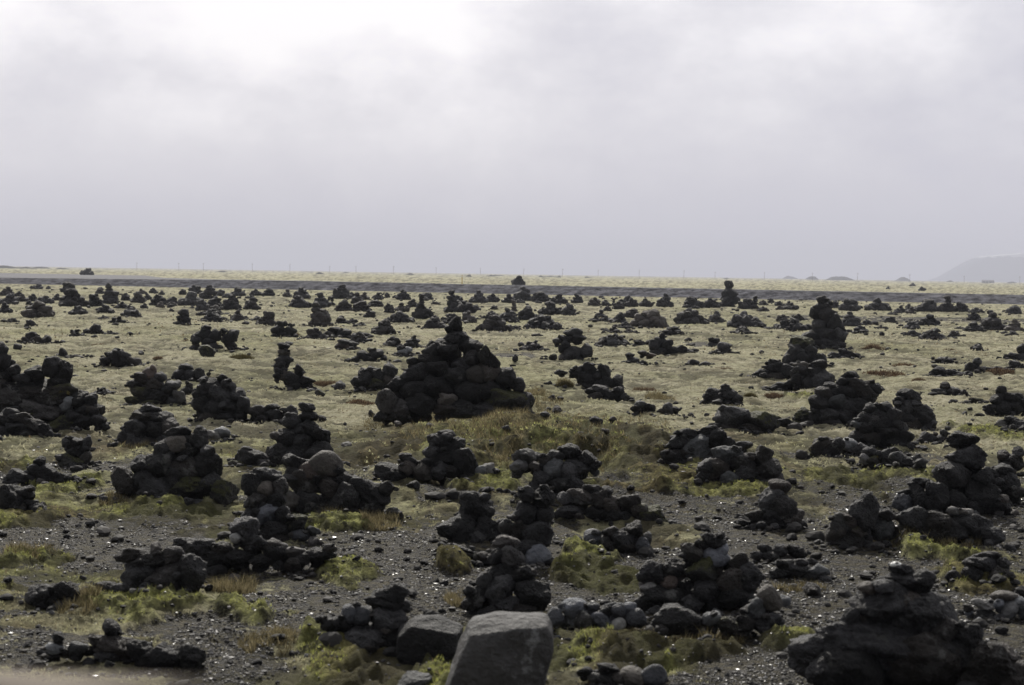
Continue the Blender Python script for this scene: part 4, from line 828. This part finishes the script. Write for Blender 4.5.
# lava crumbs
cpos = [(T[0].matrix_world.translation if False else T[0].location) for T in THINGS if T[7] == 'cairn' and T[2] > 320]
cx = np.array([p.x for p in cpos]); cy = np.array([p.y for p in cpos]); cw = np.array([T[3] for T in THINGS if T[7] == 'cairn' and T[2] > 320]) * cy / F
NC = 4600
idx = rng.integers(0, len(cx), NC)
aa = rng.uniform(0, 6.28, NC); rr = cw[idx] * (0.42 + rng.exponential(0.24, NC))
x1, y1 = cx[idx] + np.cos(aa) * rr, cy[idx] + np.sin(aa) * rr
x2, y2 = scatter(7500, 12, 215, 0.6)
k = rng.random(7500) < (0.35 + 0.65 * (masks(x2, y2)[0] < 0.5)); x2, y2 = x2[k], y2[k]
x = np.concatenate([x1, x2]); y = np.concatenate([y1, y2])
s = np.clip(rng.lognormal(-2.95, 0.5, len(x)), 0.02, 0.2) * (0.62 + y / 75)
P, Fc = blob_cloud(x, y, height(x, y) + s * 0.22, s * rng.uniform(1, 1.5, len(s)), s, s * rng.uniform(0.5, 0.85, len(s)), 2)
o = new_obj('lava_crumbs', np_mesh('lava_crumbs', P, Fc, False), island_mat('crumb_lava', [(0, (0.006, 0.006, 0.007)), (0.8, (0.03, 0.029, 0.028)), (0.98, (0.06, 0.057, 0.054)), (1, (0.2, 0.2, 0.19))], 0.8, 0.2)); tag(o, kind='stuff', label='small dark lava fragments strewn over the moss and gravel', cat='lava fragments')

# moss fuzz and grass: many small blades
def blades(x, y, z, h, w, lean, nb):
    n = len(x); X_ = np.repeat(x, nb) + rng.normal(0, 1, n * nb) * np.repeat(w, nb) * 1.2; Y_ = np.repeat(y, nb) + rng.normal(0, 1, n * nb) * np.repeat(w, nb) * 1.2
    Z_ = np.repeat(z, nb); hh_ = np.repeat(h, nb) * rng.uniform(0.5, 1.1, n * nb); a = rng.uniform(0, 6.28, n * nb); ww_ = np.repeat(w, nb) * rng.uniform(0.5, 1.0, n * nb) * 0.5
    lx, ly = rng.normal(0, lean, n * nb) * hh_, rng.normal(0, lean, n * nb) * hh_
    ax, ay = np.cos(a) * ww_, np.sin(a) * ww_
    P = np.stack([np.stack([X_ - ax, Y_ - ay, Z_ - 0.006], -1), np.stack([X_ + ax, Y_ + ay, Z_ - 0.006], -1), np.stack([X_ + lx, Y_ + ly, Z_ + hh_], -1)], 1).reshape(-1, 3)
    return P, np.arange(len(P)).reshape(-1, 3)
def blade_mat(name, a, b, c):
    m, nt, _, L = newmat(name); geo = N(nt, 'ShaderNodeNewGeometry')
    at = N(nt, 'ShaderNodeAttribute'); at.attribute_name = 'green'
    pal = ramp(nt, geo.outputs['Random Per Island'], [(0, tuple(q * 0.6 for q in a)), (1, a)]); gr_ = ramp(nt, geo.outputs['Random Per Island'], [(0, tuple(q * 0.5 for q in b)), (1, b)])
    cc = mixc(nt, at.outputs['Fac'], pal, gr_)
    cc = mixc(nt, ramp(nt, geo.outputs['Random Per Island'], [(0.86, g3(0)), (0.9, g3(1))]), cc, c)
    finish(nt, cc, 0.9, None, spec=0.15, transl=0.45); return m
parts_ = []; gat = []
for (n, ya, yb_, hs, ws) in ((120000, 10.5, 24, 0.022, 0.011), (70000, 24, 60, 0.030, 0.034), (26000, 60, 200, 0.06, 0.10)):
    x, y = scatter(n, ya, yb_, 1.3); z, mo, gn, dr = height(x, y, True)
    k = (mo > 0.50) & (rng.random(len(x)) > dr * 0.6) & (gaps(x, y) < 0.5) & (fbm(x / 0.2, y / 0.25, 3, 91) > 0.46); x, y, z, gn = x[k], y[k], z[k], gn[k]
    h = hs * rng.uniform(0.5, 1.4, len(x)); w = ws * rng.uniform(0.6, 1.3, len(x))
    P, Fc = blades(x, y, z, h, w, 0.5, 3); parts_.append(P); gat.append(np.repeat(gn, 9))
P = np.concatenate(parts_); G_ = np.concatenate(gat)
me = np_mesh('moss', P, np.arange(len(P)).reshape(-1, 3), False); a_ = me.attributes.new('green', 'FLOAT', 'POINT'); a_.data.foreach_set('value', G_.astype(np.float32))
o = new_obj('moss', me, blade_mat('moss_blades', (0.55, 0.52, 0.385), (0.42, 0.44, 0.13), (0.18, 0.14, 0.08))); tag(o, kind='stuff', label='pale woolly moss carpet covering the plain', cat='moss')
# straw grass
GR = [(472, 415, 56, 12, 2.4), (500, 432, 60, 20, 1.2), (425, 420, 60, 12, 1.6), (508, 422, 50, 10, 1.8), (390, 424, 50, 10, .9), (450, 436, 110, 16, 1.0), (600, 440, 90, 20, .7), (640, 425, 60, 14, .6), (540, 450, 90, 14, .6), (548, 405, 30, 20, 0.9), (560, 432, 60, 20, 0.5), (535, 395, 20, 10, 0.8), (600, 425, 60, 16, 0.4), (232, 588, 44, 20, 1.0), (160, 497, 60, 10, 0.8), (118, 503, 30, 8, .6), (80, 612, 40, 14, 0.7),
      (885, 538, 60, 20, 0.8), (950, 545, 60, 12, 0.7), (720, 598, 60, 14, 0.5), (345, 517, 60, 12, 0.8), (380, 525, 40, 12, .8), (270, 645, 60, 20, 0.5), (700, 640, 90, 14, 0.5), (640, 628, 60, 10, 0.5), (75, 462, 26, 8, .8), (140, 448, 40, 8, .6), (520,600,30,10,.6), (800, 590, 50, 8, .4), (460, 600, 30, 14, .5), (30, 560, 50, 16, .4),(440,430,80,16,.5),(660,400,30,6,.8),(565,386,16,6,.9)]
pp = []
for (px, py, w, h, am) in GR:
    ex, ey, rx, ry = ell(px, py, w, h); n = int(900 * am)
    a = rng.uniform(0, 6.28, n); r = np.sqrt(rng.random(n)); x = ex + np.cos(a) * r * rx; y = ey + np.sin(a) * r * ry
    k = fbm(x / 0.12, y / 0.12, 2, 4) > 0.45; x, y = x[k], y[k]
    P, _f = blades(x, y, height(x, y), np.full(len(x), 0.085 * (0.6 + min(am, 2) * 0.6)) * rng.uniform(.5, 1.2, len(x)), np.full(len(x), 0.006 + ey * 0.00022), 0.45, 3); pp.append(P)
P = np.concatenate(pp)
o = new_obj('dry_grass', np_mesh('dry_grass', P, np.arange(len(P)).reshape(-1, 3), False), island_mat('straw', [(0, (0.05, 0.045, 0.022)), (0.5, (0.15, 0.125, 0.065)), (1, (0.34, 0.29, 0.17))], 0.8, 0.2, 0.4)); tag(o, kind='stuff', label='straw coloured grass tufts around the cairns and on the mound', cat='grass')
# reddish brown heather cushions, each its own plant
heath = island_mat('heather', [(0, (0.05, 0.03, 0.022)), (0.5, (0.12, 0.075, 0.05)), (1, (0.28, 0.22, 0.13))], 0.9, 0.1, 0.25)
heatho = island_mat('olive_heather', [(0, (0.05, 0.04, 0.015)), (1, (0.13, 0.11, 0.045))], 0.9, 0.1, 0.25)
for (px, py, w, h, mt, lab) in [(878, 350, 26, 8, heath, 'rust brown heather cushion right of the dark gap-stoned cairn'), (888, 377, 42, 7, heath, 'widest rust brown heather patch at right middle'), (908, 368, 30, 5, heath, 'thin rust heather streak above the widest patch'),
        (1004, 375, 28, 7, heath, 'rust heather patch beside the small pale stones near right edge'), (96, 345, 17, 5, heath, 'small brown heather patch between loose stones, far left'), (240, 360, 25, 7, heatho, 'rounded olive brown cushion plant alone on pale moss, left of centre'),
        (157, 361, 10, 4, heath, 'tiny brown plant right of the spiky dark cluster'), (325, 386, 24, 7, heath, 'brown heather between dark stones left of the central cairn'), (645, 390, 24, 8, heath, 'twiggy brown heather right of the split-topped cairn'),
        (724, 370, 20, 4, heath, 'flat brown heather strip below the two small heaps, right of centre'), (950, 351, 12, 3, heath, 'tiny rust plant left of the small knobbed cairn at right'), (361, 404, 30, 5, heath, 'reddish heather strip left of the central cairn foot'),
        (775, 399, 20, 6, heath, 'brown heather in front of the broad humped cairn'), (184, 343, 8, 3, heath, 'tiny rust plant left of the dark cluster'), (293, 336, 12, 5, heath, 'brown heather at the right foot of a small dark heap'),
        (565, 389, 18, 8, heatho, 'twiggy olive shrub at the back edge of the mound'), (752, 400, 14, 6, heatho, 'small olive cushion under the dark slab cairn at right'), (920, 384, 14, 4, heath, 'small brown heather right of the widest rust patch')]:
    ex, ey, ez = on_ground(px, py); sx0 = ey / F; rx = w * sx0 / 2; ry = rx * 0.8; hz = h * sx0 * 0.9
    n = 300; a = rng.uniform(0, 6.28, n); r = np.sqrt(rng.random(n)); x = np.cos(a) * r * rx; y = np.sin(a) * r * ry
    zz = height(x + ex, y + ey + ry) - float(broad(ex, ey)); hh_ = hz * np.sqrt(np.clip(1 - r ** 2, 0.08, 1)) * rng.uniform(0.6, 1.1, n)
    P, _f = blades(x, y, zz, hh_, np.full(n, rx * 0.07), 0.5, 3)
    o = new_obj('heather_cushion', np_mesh('heather_cushion', P, np.arange(len(P)).reshape(-1, 3), False), mt); o.location = (ex, ey + ry, float(broad(ex, ey)))
    tag(o, lab, 'plant', 'heather cushions on the plain')

# pale rail close to the camera, bottom left corner
railm = flatmat('weathered_rail', (0.16, 0.14, 0.12), (0.24, 0.21, 0.18), 5, 0.9, 0.1)
def at(px, py, D):
    d = ray(px, py); return Vector((d.x / d.y * D, D, CAM_H + d.z / d.y * D))
p0 = at(-90, 668, 1.9); p1 = at(150, 690, 0.75); ax_ = (p1 - p0); Lr = ax_.length
rl = bpy.data.objects.new('rail', None); col.objects.link(rl); rl.location = (p0.x, p0.y, 0); tag(rl, 'pale weathered rail end, strongly blurred, across the bottom left corner', 'rail')
bx_ = box('crossbar', railm, -0.25, Lr, -0.03, 0.03, -0.04, 0.0, rl, 0.006); bx_.location = (0, 0, p0.z)
bx_.rotation_euler = ax_.to_track_quat('X', 'Z').to_euler()
box('post', railm, -0.12, -0.04, -0.035, 0.035, 0.0, p0.z - 0.045, rl, 0.006)

# ------------------------------------------------------------------ haze
hz = box('haze', None, -15500, 15500, -200, 15500, -2.5, 185.0); hz['kind'] = 'stuff'; hz['label'] = 'thin pale haze over the whole plain'; hz['category'] = 'haze'
m, nt, _, L = newmat('haze_air'); o_ = N(nt, 'ShaderNodeOutputMaterial'); pv = N(nt, 'ShaderNodeVolumePrincipled')
pv.inputs['Color'].default_value = (0.83, 0.86, 0.98, 1); pv.inputs['Density'].default_value = 2.1e-4; pv.inputs['Anisotropy'].default_value = 0.0
L.new(pv.outputs[0], o_.inputs['Volume']); hz.data.materials.append(m)

# ------------------------------------------------------------------ world and sun
SUN_AZ, SUN_EL = -9.0, 37.0
w = bpy.data.worlds.new('World'); scene.world = w; w.use_nodes = True
nt = w.node_tree; nt.nodes.clear(); L = nt.links
tc = N(nt, 'ShaderNodeTexCoord'); sxyz = N(nt, 'ShaderNodeSeparateXYZ'); L.new(tc.outputs['Generated'], sxyz.inputs[0])
sky = N(nt, 'ShaderNodeTexSky'); sky.sky_type = 'NISHITA'; sky.sun_disc = False; sky.sun_elevation = R(SUN_EL); sky.sun_rotation = R(SUN_AZ); sky.dust_density = 3.0
mp = N(nt, 'ShaderNodeMapping'); mp.inputs['Scale'].default_value = (1, 1, 1.7); mp.inputs['Location'].default_value = (0.62, 0.1, 0.35); L.new(tc.outputs['Generated'], mp.inputs['Vector'])
c1 = noise(nt, mp.outputs[0], 4.2, 7, 0.55); c2 = noise(nt, mp.outputs[0], 11.0, 6, 0.6)
elv = mathn(nt, 'MAXIMUM', sxyz.outputs['Z'], 0.0)
fadeup = mathn(nt, 'MULTIPLY', elv, 9.0, True)
cl = mathn(nt, 'ADD', mathn(nt, 'SUBTRACT', c1, 0.5), mathn(nt, 'MULTIPLY', mathn(nt, 'SUBTRACT', c2, 0.5), 0.8))
t = mathn(nt, 'MULTIPLY', mathn(nt, 'MULTIPLY', cl, 1.35), fadeup)
t = mathn(nt, 'ADD', t, mathn(nt, 'MULTIPLY', elv, 3.3))
t = mathn(nt, 'ADD', t, mathn(nt, 'MULTIPLY', sxyz.outputs['X'], -0.34))
t = mathn(nt, 'ADD', t, mathn(nt, 'MULTIPLY', mathn(nt, 'SUBTRACT', sxyz.outputs['Y'], 1.0), 0.22))
t = mathn(nt, 'ADD', t, 0.24, True)
def brk(px, py, sig, amp):      # thin place in the cloud deck where the sun nearly breaks through
    global t
    d = ray(px, py); vm = N(nt, 'ShaderNodeVectorMath'); vm.operation = 'DISTANCE'; vm.inputs[1].default_value = d[:]
    wv = N(nt, 'ShaderNodeVectorMath'); wv.operation = 'ADD'; ns = N(nt, 'ShaderNodeTexNoise'); ns.inputs['Scale'].default_value = 9; ns.inputs['Detail'].default_value = 7
    L.new(tc.outputs['Generated'], ns.inputs['Vector']); sc_ = N(nt, 'ShaderNodeVectorMath'); sc_.operation = 'MULTIPLY_ADD'; sc_.inputs[1].default_value = (0.30,) * 3; sc_.inputs[2].default_value = (-0.15,) * 3
    L.new(ns.outputs['Color'], sc_.inputs[0]); L.new(tc.outputs['Generated'], wv.inputs[0]); L.new(sc_.outputs[0], wv.inputs[1]); L.new(wv.outputs[0], vm.inputs[0])
    mr = N(nt, 'ShaderNodeMapRange'); mr.interpolation_type = 'SMOOTHSTEP'; mr.inputs['From Min'].default_value = sig; mr.inputs['From Max'].default_value = 0.0; mr.inputs['To Min'].default_value = 0; mr.inputs['To Max'].default_value = amp
    L.new(vm.outputs['Value'], mr.inputs['Value']); t = mathn(nt, 'ADD', t, mr.outputs[0], True)
brk(340, -40, 0.19, 0.30); brk(430, 80, 0.10, 0.12); brk(150, -10, 0.14, 0.08)
cc = ramp(nt, t, [(0.0, (0.43, 0.47, 0.62)), (0.14, (0.61, 0.61, 0.73)), (0.36, (0.68, 0.675, 0.76)), (0.62, (0.83, 0.82, 0.88)), (0.9, (1.04, 1.02, 1.06)), (1.0, (1.12, 1.10, 1.12))])
ten = N(nt, 'ShaderNodeVectorMath'); ten.operation = 'SCALE'; ten.inputs['Scale'].default_value = 10.0; L.new(cc, ten.inputs[0])
bk = N(nt, 'ShaderNodeMapRange'); bk.inputs['From Min'].default_value = -0.5; bk.inputs['From Max'].default_value = 0.9; bk.inputs['To Min'].default_value = 0.38; bk.inputs['To Max'].default_value = 1.0
L.new(sxyz.outputs['Y'], bk.inputs['Value'])
ten2 = N(nt, 'ShaderNodeVectorMath'); ten2.operation = 'SCALE'; L.new(ten.outputs[0], ten2.inputs[0]); L.new(bk.outputs[0], ten2.inputs['Scale'])
mx = mixc(nt, 0.94, sky.outputs[0], ten2.outputs[0])
bg = N(nt, 'ShaderNodeBackground'); bg.inputs['Strength'].default_value = 0.1; wo = N(nt, 'ShaderNodeOutputWorld')
L.new(mx, bg.inputs['Color']); L.new(bg.outputs[0], wo.inputs['Surface'])
sl = bpy.data.lights.new('sun', 'SUN'); sl.energy = 5.0; sl.angle = R(0.9); sl.color = (1.0, 0.95, 0.86)
so = bpy.data.objects.new('sun', sl); col.objects.link(so)
az, el_ = R(SUN_AZ), R(SUN_EL)
sd = Vector((math.sin(az) * math.cos(el_), math.cos(az) * math.cos(el_), math.sin(el_)))
so.rotation_euler = (-sd).to_track_quat('-Z', 'Y').to_euler(); so.location = (0, 0, 30)
vs = scene.view_settings; vs.view_transform = 'Standard'; vs.look = 'None'; vs.exposure = 0; vs.gamma = 1; vs.use_curve_mapping = False
scene.cycles.volume_bounces = 0; scene.cycles.max_bounces = 5; scene.cycles.diffuse_bounces = 3; scene.cycles.glossy_bounces = 2; scene.cycles.transmission_bounces = 2; scene.cycles.transparent_max_bounces = 4
